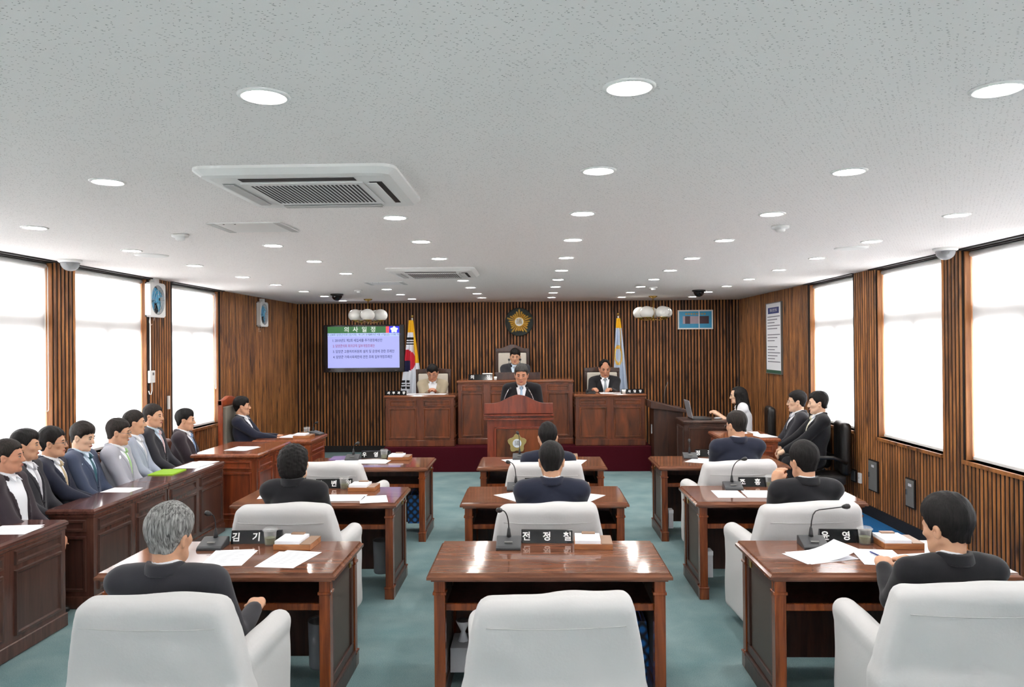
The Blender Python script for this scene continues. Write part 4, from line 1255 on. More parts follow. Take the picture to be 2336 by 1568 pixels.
        if style == 'receding': zl_ = zl_ + np.array((0, 0, 0, 0, 0, 0, 0, .02, .03, .03, .03))
        if style in ('full', 'fringe'): zl_ = zl_ - np.array((0, 0, 0, 0, 0, 0, 0, .0, .008, .012, .02))
        g.fn(lambda X, Y, Z: (np.interp(Y / hs, ys, zl_) * hs + (.006 * np.sin(X * 75 + ph[5]) - .010 * np.cos(X * 38)) * (Y > .05) - Z) * .6, .008, 'and', HF)
        # shave the sides round the ears
        for sx in (-1, 1): g.ell(H((sx * .092, .0, -.02)), H((.022, .024, .034)), .01, 'sub', F=HF)
        g.disp(lambda X, Y, Z: .0022 * np.sin(X * 150 + ph[0] + 3 * np.sin(Y * 30 + ph[3])) * (.6 + .4 * np.sin(Z * 60 + ph[1])) + .003 * np.sin(X * 38 + ph[2]) * np.sin(Y * 34 + ph[4]), HF)
    part('hair', g.mesh('hair', hair))
    # ---------------- shirt
    st = .012
    g = SDF(axis(-.21, .21, st), axis(-.24, .34, st), axis(.04, .76, st))
    g.ell((0, 0, .25), (.148, .112, .17), .05, F=TF).ell((0, -.008, .42), (.168, .122, .18), .05, F=TF).rc((-.12, -.012, .545), (.12, -.012, .545), .064, .064, .05, F=TF)
    g.rc((0, -.018, .55), (0, .003, .69), .072, .065, .015, F=TF)
    g.fn(lambda X, Y, Z: Z - (.671 - .5 * np.maximum(Y + .02, 0)), .004, 'and', TF)
    shirt_d = g
    part('shirt', g.mesh('shirt', shirt))
    for sx in (-1, 1):      # collar points
        m = MB(); pts = [(sx * .005, .066, .612), (sx * .05, .05, .618), (sx * .046, .088, .575)]
        pts = [Vector(T(p)) for p in pts]
        nrm = Vector(T((0, 1, 0))) - Vector(T((0, 0, 0)))
        m.add([p - nrm * .01 for p in pts] + [p + nrm * .006 for p in pts], [(0, 1, 2), (5, 4, 3), (0, 3, 4, 1), (1, 4, 5, 2), (2, 5, 3, 0)])
        m.build('collar_point', shirt, body)
    if tie:
        g = SDF(axis(-.06, .06, .007), axis(.0, .30, .007), axis(.14, .68, .007))
        g.ell((0, 0, .25), (.154, .119, .176), .05, F=TF).ell((0, -.008, .42), (.174, .129, .186), .05, F=TF).rc((0, -.01, .555), (0, .0, .60), .076, .07, .03, F=TF)
        g.rc((0, .078, .592), (0, .094, .566), .017, .010, .008, F=TF)
        g.fn(lambda X, Y, Z: np.abs(X) - (.012 + np.clip(.58 - Z, 0, .4) * .075 + .012 * (Z > .565)), .004, 'and', TF)
        g.fn(lambda X, Y, Z: np.maximum(Z - .605, .02 - Y), .004, 'and', TF)
        part('necktie', g.mesh('necktie', tie))
    # ---------------- jacket / top
    if jacket:
        st = .0125
        zlo = .0
        g = SDF(axis(-.5, .5, st), axis(-.32, .62, st), axis(-.06, .78, st))
        g.ell((0, -.0, .10), (.185, .145, .14), .04, F=TF).ell((0, 0, .25), (.168, .132, .18), .06, F=TF).ell((0, -.012, .42), (.184 * shw, .138, .18), .06, F=TF)
        g.rc((-sh * .96, -.018, .568), (sh * .96, -.018, .568), .062, .062, .045, F=TF, sq=(1, .85, 1))
        g.rc((-.11, -.03, .59), (.11, -.03, .59), .052, .052, .05, F=TF)
        for q in (-1, 1): g.rc((q * .05, -.024, .598), (q * sh * .8, -.018, .578), .042, .052, .05, F=TF)
        for sx, S_, E_, W_ in ((-1, Sl, El, Wl), (1, Sr, Er, Wr)):
            S_ = Vector(S_); E_ = Vector(E_); W_ = Vector(W_)
            if sleeve:
                g.rc(S_ + Vector((0, 0, .012)), E_, .066, .054, .03); g.rc(E_, E_ + (W_ - E_) * .93, .055, .041, .02)
            else:
                g.rc(S_ + Vector((0, 0, .004)), S_ + (E_ - S_) * .62, .062, .062, .03)
        g.disp(lambda X, Y, Z: .0025 * np.sin(X * 34 + ph[0] + Z * 16) * np.sin(Z * 30 + ph[1] + Y * 20))
        if sleeve and not openshirt:
            g.fn(lambda X, Y, Z: -(np.maximum(np.abs(X) - np.clip((Z - .25) * .215, 0, .09), .03 - Y)), .006, 'and', TF)
        elif openshirt:
            g.fn(lambda X, Y, Z: -(np.maximum(np.abs(X) - np.clip((Z + .15) * .15, 0, .1), .03 - Y)), .006, 'and', TF)
        g.rc((0, -.012, .56), (0, .03, .76), .070, .080, .008, 'sub', TF)
        part('jacket' if sleeve else 'blouse', g.mesh('jacket', jacket))
        if sleeve:      # lapels and collar
            g = SDF(axis(-.13, .13, .0085), axis(-.16, .30, .0085), axis(.2, .76, .0085))
            g.ell((0, 0, .25), (.172, .138, .184), .06, F=TF).ell((0, -.012, .42), (.188 * shw, .144, .184), .06, F=TF).rc((-.1, -.018, .556), (.1, -.018, .556), .07, .07, .05, F=TF).rc((-.06, -.03, .602), (.06, -.03, .602), .055, .055, .06, F=TF)
            inn = (lambda Z: np.clip((Z - .25) * .215, 0, .09)) if not openshirt else (lambda Z: np.clip((Z + .15) * .15, 0, .1))
            out = lambda Z: inn(Z) + np.clip((Z - .25) * .16, .004, .034)
            g.fn(lambda X, Y, Z: np.maximum(np.maximum(np.abs(X) - out(Z), inn(Z) - np.abs(X)), np.maximum(.03 - Y, Z - .60)), .003, 'and', TF)
            part('lapels', g.mesh('lapels', jacket))
            # stand-up collar behind the neck
            g = SDF(axis(-.12, .12, .0075), axis(-.16, .16, .0075), axis(.52, .74, .0075))
            g.rc((0, -.026, .57), (0, -.006, .70), .104, .078, .01, F=TF)
            g.rc((0, -.012, .52), (0, .006, .72), .074, .066, .004, 'sub', TF)
            g.fn(lambda X, Y, Z: np.maximum(np.maximum(Z - (.668 - .6 * np.maximum(Y + .03, 0)), .618 - .5 * np.maximum(Y + .03, 0) - Z), Y - .05), .006, 'and', TF)
            part('collar', g.mesh('collar', jacket))
    # ---------------- trousers and shoes
    g = SDF(axis(-.26, .26, .018), axis(-.2, .62, .018), axis(zf, .26, .018))
    g.ell((0, 0, .10), (.172, .13, .12), .04)
    for a, k_, b in legs:
        g.rc(a, k_, .09, .068, .03); g.rc(k_, b, .066, .052, .03)
    part('trousers', g.mesh('trousers', trousers or jacket or 's_black'))
    for sx in (-1, 1):
        b = legs[0 if sx < 0 else 1][2]
        MB().ell((b[0], b[1] + .07, zf + .046), (.045, .125, .042), 12, 8).build('shoe', 'shoe', body, smooth=True)
    return body

LAPS = ((-.09, .27, .15), (.09, .27, .15))
TBL = ((-.09, .37, 'T'), (.09, .37, 'T'))
# --- councillors seen from behind
G1 = 'councillors seated at the desks, seen from behind'
person('grey haired man in charcoal suit at the front left desk, arm on armrest', (-1.555, 3.23), 0, 1.152, head=(-14, -6, 3), jacket='s_char', hair='hairgrey', style='full', front=False, hairvol=.012,
       hands=((-.2, .40, 'T'), (.285, .27, .335)), fine_hands=True, group=G1, headscale=1.06, shw=1.12, s=.93)
person('dark haired man in black suit reading at the front right desk', (1.80, 3.42), 6, 1.14, head=(22, -10, 0), jacket='s_black', front=False, style='full', hairvol=.014, hands=((-.08, .38, 'T'), (.10, .38, 'T')), fine_hands=True, group=G1, headscale=1.08, shw=1.05, s=.93)
person('woman in black with short permed black hair at the middle left desk', (-1.55, 4.93), -4, 1.195, head=(-22, -4, 0), jacket='s_black', front=False, style='perm', hair='hair', skin='skin2', group=G1, shw=.95, hands=TBL)
person('man in dark suit at the middle centre desk, seen from behind', (.108, 4.93), 0, 1.20, head=(0, -8, 0), jacket='s_navy', front=False, group=G1, shw=1.08, hands=TBL, headscale=1.04, hairvol=.004)
person('man in dark suit touching his face at the middle right desk', (1.71, 4.93), 6, 1.195, head=(10, -4, -4), jacket='s_black', front=False, group=G1, shw=1.05, hands=((-.13, .16, .58), (.2, .42, 'T')), fine_hands=True, headscale=1.05, hairvol=.006)
person('man in dark suit at the far centre desk, head just above another', (.115, 6.62), 0, 1.15, head=(0, -10, 0), jacket='s_navy', front=False, group=G1, hands=TBL, s=.92, headscale=1.05, hairvol=.006)
person('man with short cropped hair and dark suit at the far right desk', (1.725, 6.60), 4, 1.247, head=(24, -10, 0), jacket='s_navy', hair='hairbrown', front=False, group=G1, shw=1.05, hands=TBL, glasses=True, headscale=1.03)
# --- officials along the left wall
G2 = 'officials seated along the left wall'
LX = -3.66
person('official at the left picture edge, white open shirt and dark jacket', (-3.49, 5.00), -80, 1.227, head=(8, -2, 0), jacket='s_brown', hair='hairbrown', style='short', skin='skin3', group=G2, knee=.22, shw=.93, headscale=.97, openshirt=True, hands=LAPS)
person('second official from the picture edge, dark jacket and white shirt', (-3.63, 5.38), -80, 1.254, head=(12, -3, 0), jacket='s_char', tie='tie_silver', group=G2, knee=.22, shw=.93, style='full', hands=LAPS, headscale=.97)
person('official with glasses and striped beige tie in a dark suit', (-3.67, 5.75), -78, 1.228, head=(8, -2, 0), jacket='s_navy', tie='tie_gold', glasses=True, group=G2, knee=.22, shw=.93, hands=((-.14, .30, .22), (.06, .36, .24)), fine_hands=True, style='short', hairvol=.006)
person('official in slate blue suit looking down at the bench', (-3.67, 6.14), -84, 1.227, head=(-4, -14, 0), jacket='s_blue', shirt='shirtblue', tie='tie_teal', hair='hairbrown', skin='skin2', group=G2, knee=.22, shw=.93, style='full', hands=LAPS, hairvol=.005)
person('official in light grey suit with pale green tie and glasses', (-3.57, 6.50), -80, 1.224, head=(10, -8, 0), jacket='s_grey', tie='tie_green', glasses=True, group=G2, knee=.22, shw=.93, style='short', hair='hairbrown', hands=LAPS)
person('official in pale blue grey jacket turned away toward the podium', (-3.67, 6.95), -78, 1.258, head=(18, -2, 0), jacket='s_pale', tie='tie_silver', hair='hairbrown', group=G2, knee=.22, shw=.93, hands=LAPS, headscale=.98)
person('tall official in dark suit with pink tie', (-3.69, 7.34), -82, 1.285, head=(-8, -2, 0), jacket='s_char', shirt='shirtblue', tie='tie_pink', hair='hairbrown', skin='skin', group=G2, knee=.22, shw=.93, hands=LAPS)
person('official in dark suit with blue tie beside the red desk', (-3.63, 7.89), -80, 1.194, head=(6, -4, 0), jacket='s_brown', tie='tie_blue', group=G2, knee=.22, shw=.93, hands=LAPS, style='full')
person('man in dark suit leaning back in the tall chair on the left', (-3.44, 9.12), -84, 1.24, head=(16, 0, 0), lean=-10, jacket='s_navy', group=G2, knee=.22, shw=.93, hands=((-.15, .34, .33), (.12, .38, .33)), style='full', s=.9)
# --- right side
G3 = 'staff seated on the right side'
person('man in dark suit with pale cream tie in the nearer right side chair', (3.10, 8.62), 82, 1.285, head=(-6, -6, 0), jacket='s_black', tie='tie_cream', group=G3, knee=.30, skin='skin2', hands=((-.1, .34, .20), (.12, .34, .22)), fine_hands=True, lean=-8, s=.95, headscale=1.05)
person('man with glasses and silver tie in the farther right side chair', (3.06, 9.12), 82, 1.265, head=(-8, -3, 0), jacket='s_char', tie='tie_silver', glasses=True, group=G3, knee=.30, skin='skin2', hands=LAPS, lean=-6, s=.95, headscale=1.05)
person('young woman with long black hair and white blouse at the laptop', (2.80, 10.28), 80, 1.25, head=(0, -8, 0), jacket='blouse', shirt='blouse', style='long', skin='skin2', sleeve=False, hands=((-.14, .38, 'T'), (.14, .38, 'T')), fine_hands=True, s=.88, lean=6, shw=.86, trousers='s_black', group=G3, knee=.30, table=.85)
# --- platform
G4 = 'speaker and officials at the platform'
person('man with greying hair speaking at the podium in black suit and pale blue tie', (-.165, 10.30), 178, 1.57, head=(0, -10, 0), jacket='s_black', tie='tie_sky', hair='hairsalt', style='short', skin='skin3', group=G4, stand=True, lean=4, hands=((-.26, .30, .18), (.26, .30, .18)), s=.95, headscale=1.12, shw=1.1, hairvol=.006)
person('chairman in grey suit in the tall cream chair', (-.30, 12.33), 180, 1.775, floor=.60, table=1.315, head=(0, -8, 0), jacket='s_char', shirt='shirtblue', tie='tie_silver', group=G4, style='full', hands=TBL, s=.95, headscale=1.05, hairvol=.004)
person('official in beige suit reading at the left platform desk', (-1.60, 12.05), 186, 1.545, floor=.36, table=1.11, head=(-6, -24, 0), jacket='s_beige', skin='skin3', group=G4, style='fringe', hands=((-.05, .40, 'T'), (.05, .40, 'T')), glasses=True, s=.95, lean=6, headscale=1.08)
person('official in black suit reading at the right platform desk', (1.115, 12.05), 180, 1.59, floor=.36, table=1.11, head=(4, -16, 0), jacket='s_black', tie='tie_grey', skin='skin3', group=G4, style='receding', hands=((-.05, .40, 'T'), (.22, .40, 'T')), s=.97, headscale=1.1, fine_hands=True)

# chairs of the people at the sides
for i, (y, who) in enumerate(((5.14, 'behind the official at the picture edge'), (5.62, 'behind the official with striped tie'), (6.12, 'behind the official in slate blue'), (6.62, 'behind the official with green tie'), (7.14, 'behind the official with pink tie'))):
    arm_chair('leather_chair', 'brown leather chair ' + who, (LX - .04, y, 0), R(-90), 'brownleather', 'redwood', .88, .38, .40, 'brown chairs along the left wall')
arm_chair('leather_chair', 'brown chair with blond wooden arms beside the red desk', (LX - .03, 7.92, 0), R(-90), 'brownleather', 'yellowwood', .86, .38, .46, 'brown chairs along the left wall')
for x, y, rz, lab, tp in ((3.16, 8.60, 82, 'under the man with the cream tie', .95), (3.14, 9.12, 82, 'under the man with glasses on the right', .95), (3.12, 9.74, 78, 'standing empty by the right wall corner', .98), (2.90, 10.34, 80, 'under the woman with long hair', .98)):
    arm_chair('black_leather_chair', 'black leather armchair ' + lab, (x, y, 0), R(rz), 'leather', 'leather', tp, .38, .41, 'black leather armchairs on the right')

# ================================================================ things on the desks
def place(col, row): return CX[col] - .605, RY[row]          # left edge, centre line of a desk
WHERE = {(c, r): '%s %s desk' % (['front', 'middle', 'far'][r], COLN[c]) for c in range(3) for r in range(3)}

def microphone(label, loc, rz, bend, hi=.20, path=None):
    """conference microphone: wedge base, gooseneck, head. user side at -y"""
    t = thing('desk_microphone', label, 'microphone', loc, rz, 'conference microphones on the desks')
    MB().extr([(-.075, 0), (.075, 0), (.075, .045), (.045, .05), (-.06, .022), (-.075, .014)], 'x', -.068, .068).build('base', 'grey_plastic', t, bevel=.006, seg=3)
    MB().box(-.068, .068, -.077, .077, 0, .006).build('foot', 'black', t, bevel=.002)
    b = MB().box(-.022, .022, -.01, .004, -.001, .002).build('talk_button', 'steel', t, bevel=.001); b.location = (0, -.03, .036); b.rotation_euler = (R(15), 0, 0)
    MB().lathe([(.014, .04), (.012, .062), (.008, .09), (.005, .1)], 12, (0, .04, 0)).build('neck_boot', 'black', t, smooth=True)
    pts = [(0, .04, .09)]
    for k in range(1, 11):
        q = k / 10
        pts.append((bend[0] * q * q, .04 + bend[1] * q * q, .09 + hi * (1 - (1 - q) ** 1.6)))
    if path: pts = path
    m = MB().tube(pts, .0035, 8).build('gooseneck', 'black', t, smooth=True)
    d = (Vector(pts[-1]) - Vector(pts[-2])).normalized(); p = Vector(pts[-1])
    MB().tube([p, p + d * .012, p + d * .026, p + d * .04, p + d * .046], [.006, .012, .0155, .013, .004], 12).build('mic_head', 'black', m, smooth=True)
    return t

def nameplate(label, loc, rz, text, w=.29, h=.072, size=.052):
    t = thing('nameplate', label, 'nameplate', loc, rz, 'black nameplates on the desks')
    MB().extr([(-.028, 0), (.028, 0), (.006, h), (-.006, h)], 'x', -w / 2, w / 2).build('plate_body', 'blackgloss', t, bevel=.001, seg=1)
    ang = math.atan2(.022, h)
    for i, ch in enumerate(text):
        if ch == ' ': continue
        x = -w / 2 + w * (i + .5) / len(text)
        text_mesh(ch, size, 'lettering', t, (x, -.0178, h * .48), (R(90) - ang, 0, 0), bold=.0012)
    return t

def cup(label, loc):
    t = thing('plastic_cup', label, 'cup', loc, 0, 'clear lidded cups on the desks')
    MB().lathe([(.0005, .002), (.027, .002), (.028, .0), (.03, .002), (.036, .085), (.0345, .085), (.0285, .004), (.0005, .004)], 24).build('cup_wall', 'cup', t, smooth=True)
    MB().lathe([(.0005, .006), (.0275, .006), (.031, .042), (.0005, .042)], 20).build('tea', 'tea', t, smooth=False)
    MB().lathe([(.036, .08), (.0425, .082), (.0425, .088), (.036, .09), (.033, .096), (.0005, .096)], 24).build('lid', 'cup', t, smooth=True)
    return t

def memo_box(label, loc, rz):
    t = thing('memo_box', label, 'memo box', loc, rz, 'wooden memo boxes on the desks')
    MB().box(-.105, .105, -.095, .095, 0, .03).build('box_body', 'box', t, bevel=.003)
    MB().box(.045, .105, -.095, .095, .0301, .034).build('box_lid', 'boxtop', t, bevel=.001)
    MB().box(-.1, .04, -.088, .085, .0301, .048).build('memo_paper', 'paper', t, bevel=.001)
    MB().box(-.06, .015, .06, .095, .048, .056).build('clip_bar', 'boxtop', t, bevel=.002)
    return t

def sheets(label, loc, rz, n=2, w=.21, d=.297, curl=0.0, spread=.02, seed=0, cat='paper', mat='paper', lines=True):
    t = thing('paper_sheets', label, cat, loc, rz, 'loose white papers')
    rg = random.Random(seed)
    for k in range(n):
        m = MB(); nn = 8
        ox, oy, an = (rg.uniform(-spread, spread), rg.uniform(-spread, spread), rg.uniform(-.12, .12)) if k else (0, 0, 0)
        v = []; f = []
        for j in range(2):
            for i in range(nn + 1):
                for s in (0, 1):
                    x = -w / 2 + w * i / nn; y = -d / 2 + d * s
                    z = .0006 + k * .0012 + j * .0004 + curl * (k == n - 1) * max(0, (i / nn - .35)) ** 2
                    v.append((x * math.cos(an) - y * math.sin(an) + ox, x * math.sin(an) + y * math.cos(an) + oy, z))
        B = (nn + 1) * 2
        for i in range(nn):
            f.append((2 * i, 2 * i + 1, 2 * i + 3, 2 * i + 2)); f.append((B + 2 * i, B + 2 * i + 2, B + 2 * i + 3, B + 2 * i + 1))
            f.append((2 * i, 2 * i + 2, B + 2 * i + 2, B + 2 * i)); f.append((2 * i + 1, B + 2 * i + 1, B + 2 * i + 3, 2 * i + 3))
        f.append((0, B, B + 1, 1)); f.append((2 * nn, 2 * nn + 1, B + 2 * nn + 1, B + 2 * nn))
        sh_ = m.add(v, f).build('sheet', mat, t)
    if lines and curl == 0:
        z = .0006 + (n - 1) * .0012 + .00045
        ox2, oy2, an2 = ox, oy, an
        m = MB()
        for k in range(9):
            y = d / 2 - .04 - k * (d - .07) / 9
            m.box(-w / 2 + .025, w / 2 - .025 - .03 * (k % 3), y, y + .0022, z, z + .0002)
        pr_ = m.build('printed_lines', 'ink', sh_)
        pr_.rotation_euler = (0, 0, an2); pr_.location = (ox2, oy2, 0)
    return t

NAMES = {(0, 0): '김 기  ', (1, 0): '전 정 철', (2, 0): '윤 영  ', (0, 1): '이 변 정', (1, 1): '김    ', (2, 1): '조 흥  ', (0, 2): '우 영  ', (2, 2): '정 광  '}
MIC = {(0, 0): ((-.015, -.02), .09), (1, 0): ((-.035, -.05), .115), (2, 0): (None, .2), (0, 1): ((-.03, -.02), .12), (1, 1): ((-.04, -.04), .12), (2, 1): ((.075, .0), .13), (0, 2): ((.02, 0), .06), (1, 2): ((-.01, -.02), .15), (2, 2): ((.0, .0), .05)}
for (c, r) in WHERE:
    x0, yc = place(c, r)
    b, hi = MIC[(c, r)]
    wl = WHERE[(c, r)]
    microphone('dark grey gooseneck microphone on the ' + wl, (x0 + .39, yc + .18, TOP), R(-4 if c == 2 else 3 if c == 0 else 0), b or (0, 0), hi, None if b else [(0, .04, .09), (.004, .04, .13), (.012, .04, .165), (.026, .04, .186), (.045, .04, .194), (.10, .037, .202), (.165, .034, .212)])
    if (c, r) in NAMES:
        nameplate('black nameplate with white lettering on the ' + wl, (x0 + .605, yc + .28, TOP), R(-2 if c else 3), NAMES[(c, r)])
    if (c, r) not in ((1, 0), (1, 1), (1, 2), (2, 2)):
        cup('clear lidded cup of tea on the ' + wl, (x0 + .695, yc + .235, TOP))
    if (c, r) not in ((2, 2),):
        memo_box('wooden memo box with white paper on the ' + wl, (x0 + .86, yc + .21, TOP), R(-2))
sheets('two white sheets left of the cup on the front left desk', (-1.63, 4.04, TOP), R(4), 2, seed=1)
sheets('two white sheets below the memo box on the front left desk', (-1.32, 4.01, TOP), R(-6), 2, seed=2)
sheets('curled white sheets on the front right desk beside the microphone', (1.50, 4.06, TOP), R(20), 3, .297, .21, .12, .03, 3)
sheets('white printed sheet under the blue pen on the front right desk', (1.80, 4.05, TOP), R(-8), 2, seed=4)
sheets('white sheets before the reading man on the front right desk', (2.02, 3.95, TOP), R(6), 2, .21, .297, 0, .02, 5)
o_ = sheets('large white printed page drooping over the desk edge toward the reading man', (1.95, 3.80, TOP + .004), R(14), 1, .21, .297, seed=55); o_.rotation_euler = (R(9), 0, R(14)); o_.location.z = TOP + .0
t = thing('pen', 'dark blue pen lying on the printed sheet', 'pen', (1.79, 4.06, TOP + .004), R(98))
MB().tube([(-.07, 0, .004), (.06, 0, .004), (.07, 0, .004)], [.004, .004, .001], 8).build('pen_barrel', 'noticeblue', t, smooth=True)
MB().tube([(-.07, .005, .006), (-.03, .005, .006)], .001, 5).build('pen_clip', 'steel', t)
sheets('white sheets left of the woman on the middle left desk', (-1.98, 5.74, TOP), R(10), 1, .21, .2, seed=6)
sheets('white sheets right of the woman on the middle left desk', (-1.42, 5.66, TOP), R(0), 2, .297, .24, seed=7)
sheets('white sheet near the desk edge on the middle left desk', (-1.19, 5.6, TOP), R(14), 1, .2, .26, seed=8)
sheets('white sheet left of the man on the middle centre desk', (-.14, 5.68, TOP), R(35), 1, seed=9)
sheets('white sheet right of the man on the middle centre desk', (.36, 5.64, TOP), R(-30), 2, seed=10)
sheets('left of two white sheets on the middle right desk', (1.44, 5.75, TOP), R(-2), 1, .2, .28, seed=11)
sheets('second of two white sheets on the middle right desk', (1.66, 5.75, TOP), R(-4), 1, .2, .28, seed=12)
sheets('long spread of white papers on the far left desk', (-1.70, 7.44, TOP), R(0), 3, .5, .22, seed=13, spread=.04)
t = thing('folder', 'purple folder on the far left desk', 'folder', (-1.95, 7.66, TOP), R(4)); MB().box(-.1, .1, -.13, .13, 0, .006).build('cover', 'purple', t, bevel=.001); MB().box(-.098, .1, -.126, .126, .0062, .0075).build('flap', 'purple', t)
sheets('white sheets left of the man on the far centre desk', (-.18, 7.42, TOP), R(20), 1, seed=14)
sheets('white sheet by the elbow of the man on the far centre desk', (.37, 7.36, TOP), R(-15), 1, seed=15)
sheets('white papers left of the man on the far right desk', (1.60, 7.40, TOP), R(-30), 2, seed=16)
# papers on the side desks
sheets('two white sheets on the nearest bench', (-3.24, 4.66, TOP), R(92), 2, .2, .26, seed=20, spread=.05)
sheets('white sheet on the middle bench', (-3.29, 6.0, TOP), R(88), 1, .2, .24, seed=21)
sheets('white papers at the far end of the last bench', (-3.28, 7.28, TOP), R(90), 2, .42, .22, seed=22, spread=.03)
t = thing('folder', 'lime green folder lying on the last bench', 'folder', (-3.33, 6.84, TOP), R(92)); MB().box(-.15, .15, -.11, .11, 0, .007).build('cover', 'green_folder', t, bevel=.001); MB().box(-.148, .15, -.108, .108, .0072, .0085).build('flap', 'green_folder', t)
sheets('white papers on the reddish desk beyond the benches', (-3.10, 8.06, .75), R(80), 3, .3, .24, seed=23, spread=.03)
sheets('white papers on the desk before the man in the tall chair', (-2.92, 9.18, .75), R(85), 2, .3, .22, seed=24)
cup('clear lidded cup on the desk before the man in the tall chair', (-2.80, 9.33, .75))
memo_box('wooden memo box on the desk before the man in the tall chair', (-2.75, 9.05, .75), R(0))
microphone('dark grey microphone on the desk before the man in the tall chair', (-2.68, 9.33, .75), R(80), (0, -.02), .05)
sheets('white printed papers on the near half of the right side desk', (2.66, 8.95, .75), R(8), 2, .21, .297, seed=25)
sheets('white papers on the far half of the right side desk', (2.58, 9.28, .75), R(-5), 2, .21, .26, seed=26)
memo_box('wooden memo box on the right side desk', (2.42, 9.0, .75), R(0))
t = thing('book_stack', 'small stack of green and white books at the right side desk', 'books', (2.52, 9.43, .75)); MB().box(-.06, .06, -.05, .05, 0, .03).build('green_book', 'noticegreen', t); MB().box(-.06, .06, -.05, .05, .0305, .05).build('white_book', 'paper', t)
# platform desks
ZP = 1.11
nameplate('small black nameplate on the left platform desk', (-2.03, 11.22, ZP), 0, '사무과장', .30, .066, .044)
sheets('white papers in front of the official in beige', (-1.62, 11.4, ZP), 0, 2, .6, .25, seed=30)
nameplate('small black nameplate on the right platform desk', (1.43, 11.22, ZP), 0, '의사담당', .32, .066, .044)
sheets('white papers in front of the official at the right platform desk', (1.08, 11.35, ZP), 0, 1, seed=31)
sheets('white papers beside the cup on the right platform desk', (1.28, 11.33, ZP), 0, 2, .25, .2, seed=32)
t = thing('paper_cup', 'white cup beside the nameplate on the right platform desk', 'cup', (1.31, 11.2, ZP)); MB().lathe([(.024, 0), (.034, .062), (.032, .062), (.0225, .004), (.0005, .004)], 20).build('cup_wall', 'white', t, smooth=True); MB().lathe([(.0005, .045), (.028, .045)], 16).build('drink', 'tea', t)
t = thing('telephone', 'small black desk telephone on the right platform desk', 'telephone', (.83, 11.26, ZP)); MB().extr([(-.07, 0), (.07, 0), (.07, .04), (-.07, .018)], 'x', -.07, .07).build('base', 'black', t, bevel=.004); MB().tube([(-.05, -.06, .035), (-.05, .06, .05)], .014, 8).build('handset', 'black', t, smooth=True)
nameplate('wide black nameplate of the chairman on the tall desk', (-.80, 11.42, 1.315), 0, '의 장', .36, .085, .066)
t = thing('desk_lamp', 'small white lit desk lamp over the chairman nameplate', 'lamp', (-.70, 11.55, 1.315)); MB().lathe([(.04, 0), (.04, .01), (.006, .012), (.006, .09)], 14).build('stand', 'black', t); MB().box(-.075, .075, -.08, -.03, .085, .1).build('lamp_bar', 'white', t, bevel=.004)
t = thing('cup', 'small pale cup on the chairman desk', 'cup', (-.575, 11.4, 1.315)); MB().lathe([(.018, 0), (.026, .05), (.024, .05), (.016, .004), (.0005, .004)], 16).build('cup_wall', 'white', t, smooth=True); MB().lathe([(.0005, .04), (.022, .04)], 12).build('drink', 'tea', t)
for s, l in ((-.08, 'left'), (.09, 'right')):
    t = thing('chairman_microphone', 'thin black microphone, %s of the pair before the chairman' % l, 'microphone', (-.30 + s, 11.66, 1.41))
    MB().lathe([(.025, 0), (.025, .012), (.008, .016)], 14).build('mic_foot', 'black', t, smooth=True)
    MB().tube([(0, 0, .01), (0, .02, .1), (0, .06, .17), (0, .09, .19)], .0045, 8).build('gooseneck', 'black', t, smooth=True)
    MB().tube([(0, .09, .19), (0, .11, .2), (0, .13, .205)], [.012, .02, .012], 10).build('mic_head', 'black', t, smooth=True)

# ---------------------------------------------------------------- things under the desks
def jar(label, loc):
    t = thing('plastic_bin', label, 'bin', loc)
    MB().lathe([(.06, 0), (.065, .01), (.07, .25), (.065, .25), (.06, .012), (.0005, .012)], 22).build('bin_wall', 'jar', t, smooth=True)
    MB().lathe([(.066, .245), (.074, .248), (.074, .258), (.066, .26)], 22).build('rim', 'cup', t, smooth=True)
jar('grey see-through bin under the front left desk', (-1.19, 4.2, .06)); jar('grey see-through bin under the middle left desk', (-1.2, 5.95, .06))
def bag(label, loc, h):
    t = thing('shopping_bag', label, 'bag', loc)
    MB().extr([(-.07, 0), (.07, 0), (.075, h * .6), (.06, h), (-.06, h), (-.075, h * .6)], 'y', -.09, .09).build('bag_body', 'bluebag', t, bevel=.006)
    for s in (-.08, .08):
        MB().tube([(-.035, s, h), (-.02, s, h + .05), (.02, s, h + .05), (.035, s, h)], .004, 6).build('handle', 'noticeblue', t, smooth=True)
bag('blue plaid shopping bag under the front centre desk', (.53, 4.2, 0), .34); bag('blue plaid shopping bag under the far left desk', (-1.17, 7.5, .1), .28)
t = thing('tissue_box', 'white tissue box with a crumpled tissue under the front centre desk', 'box', (-.40, 4.18, .08)); MB().box(-.06, .06, -.11, .11, 0, .13).build('carton', 'tag', t, bevel=.003); MB().lathe([(.03, .13), (.012, .18), (.04, .24), (.0005, .22)], 9).build('tissue', 'paper', t, smooth=True)
for (x, y, z, h, l) in ((1.235, 3.95, .14, .16, 'front right desk'), (1.27, 5.66, .12, .16, 'middle right desk'), (1.27, 7.24, .1, .14, 'far right desk')):
    t = thing('carton', 'slim white carton under the ' + l, 'box', (x, y, z)); MB().box(-.022, .022, -.05, .05, 0, h).build('carton_body', 'tag', t, bevel=.002); MB().box(-.024, .024, -.052, .052, h, h + .03).build('carton_lid', 'paper', t, bevel=.002)

# ================================================================ back wall and side walls
YW = YB - .001
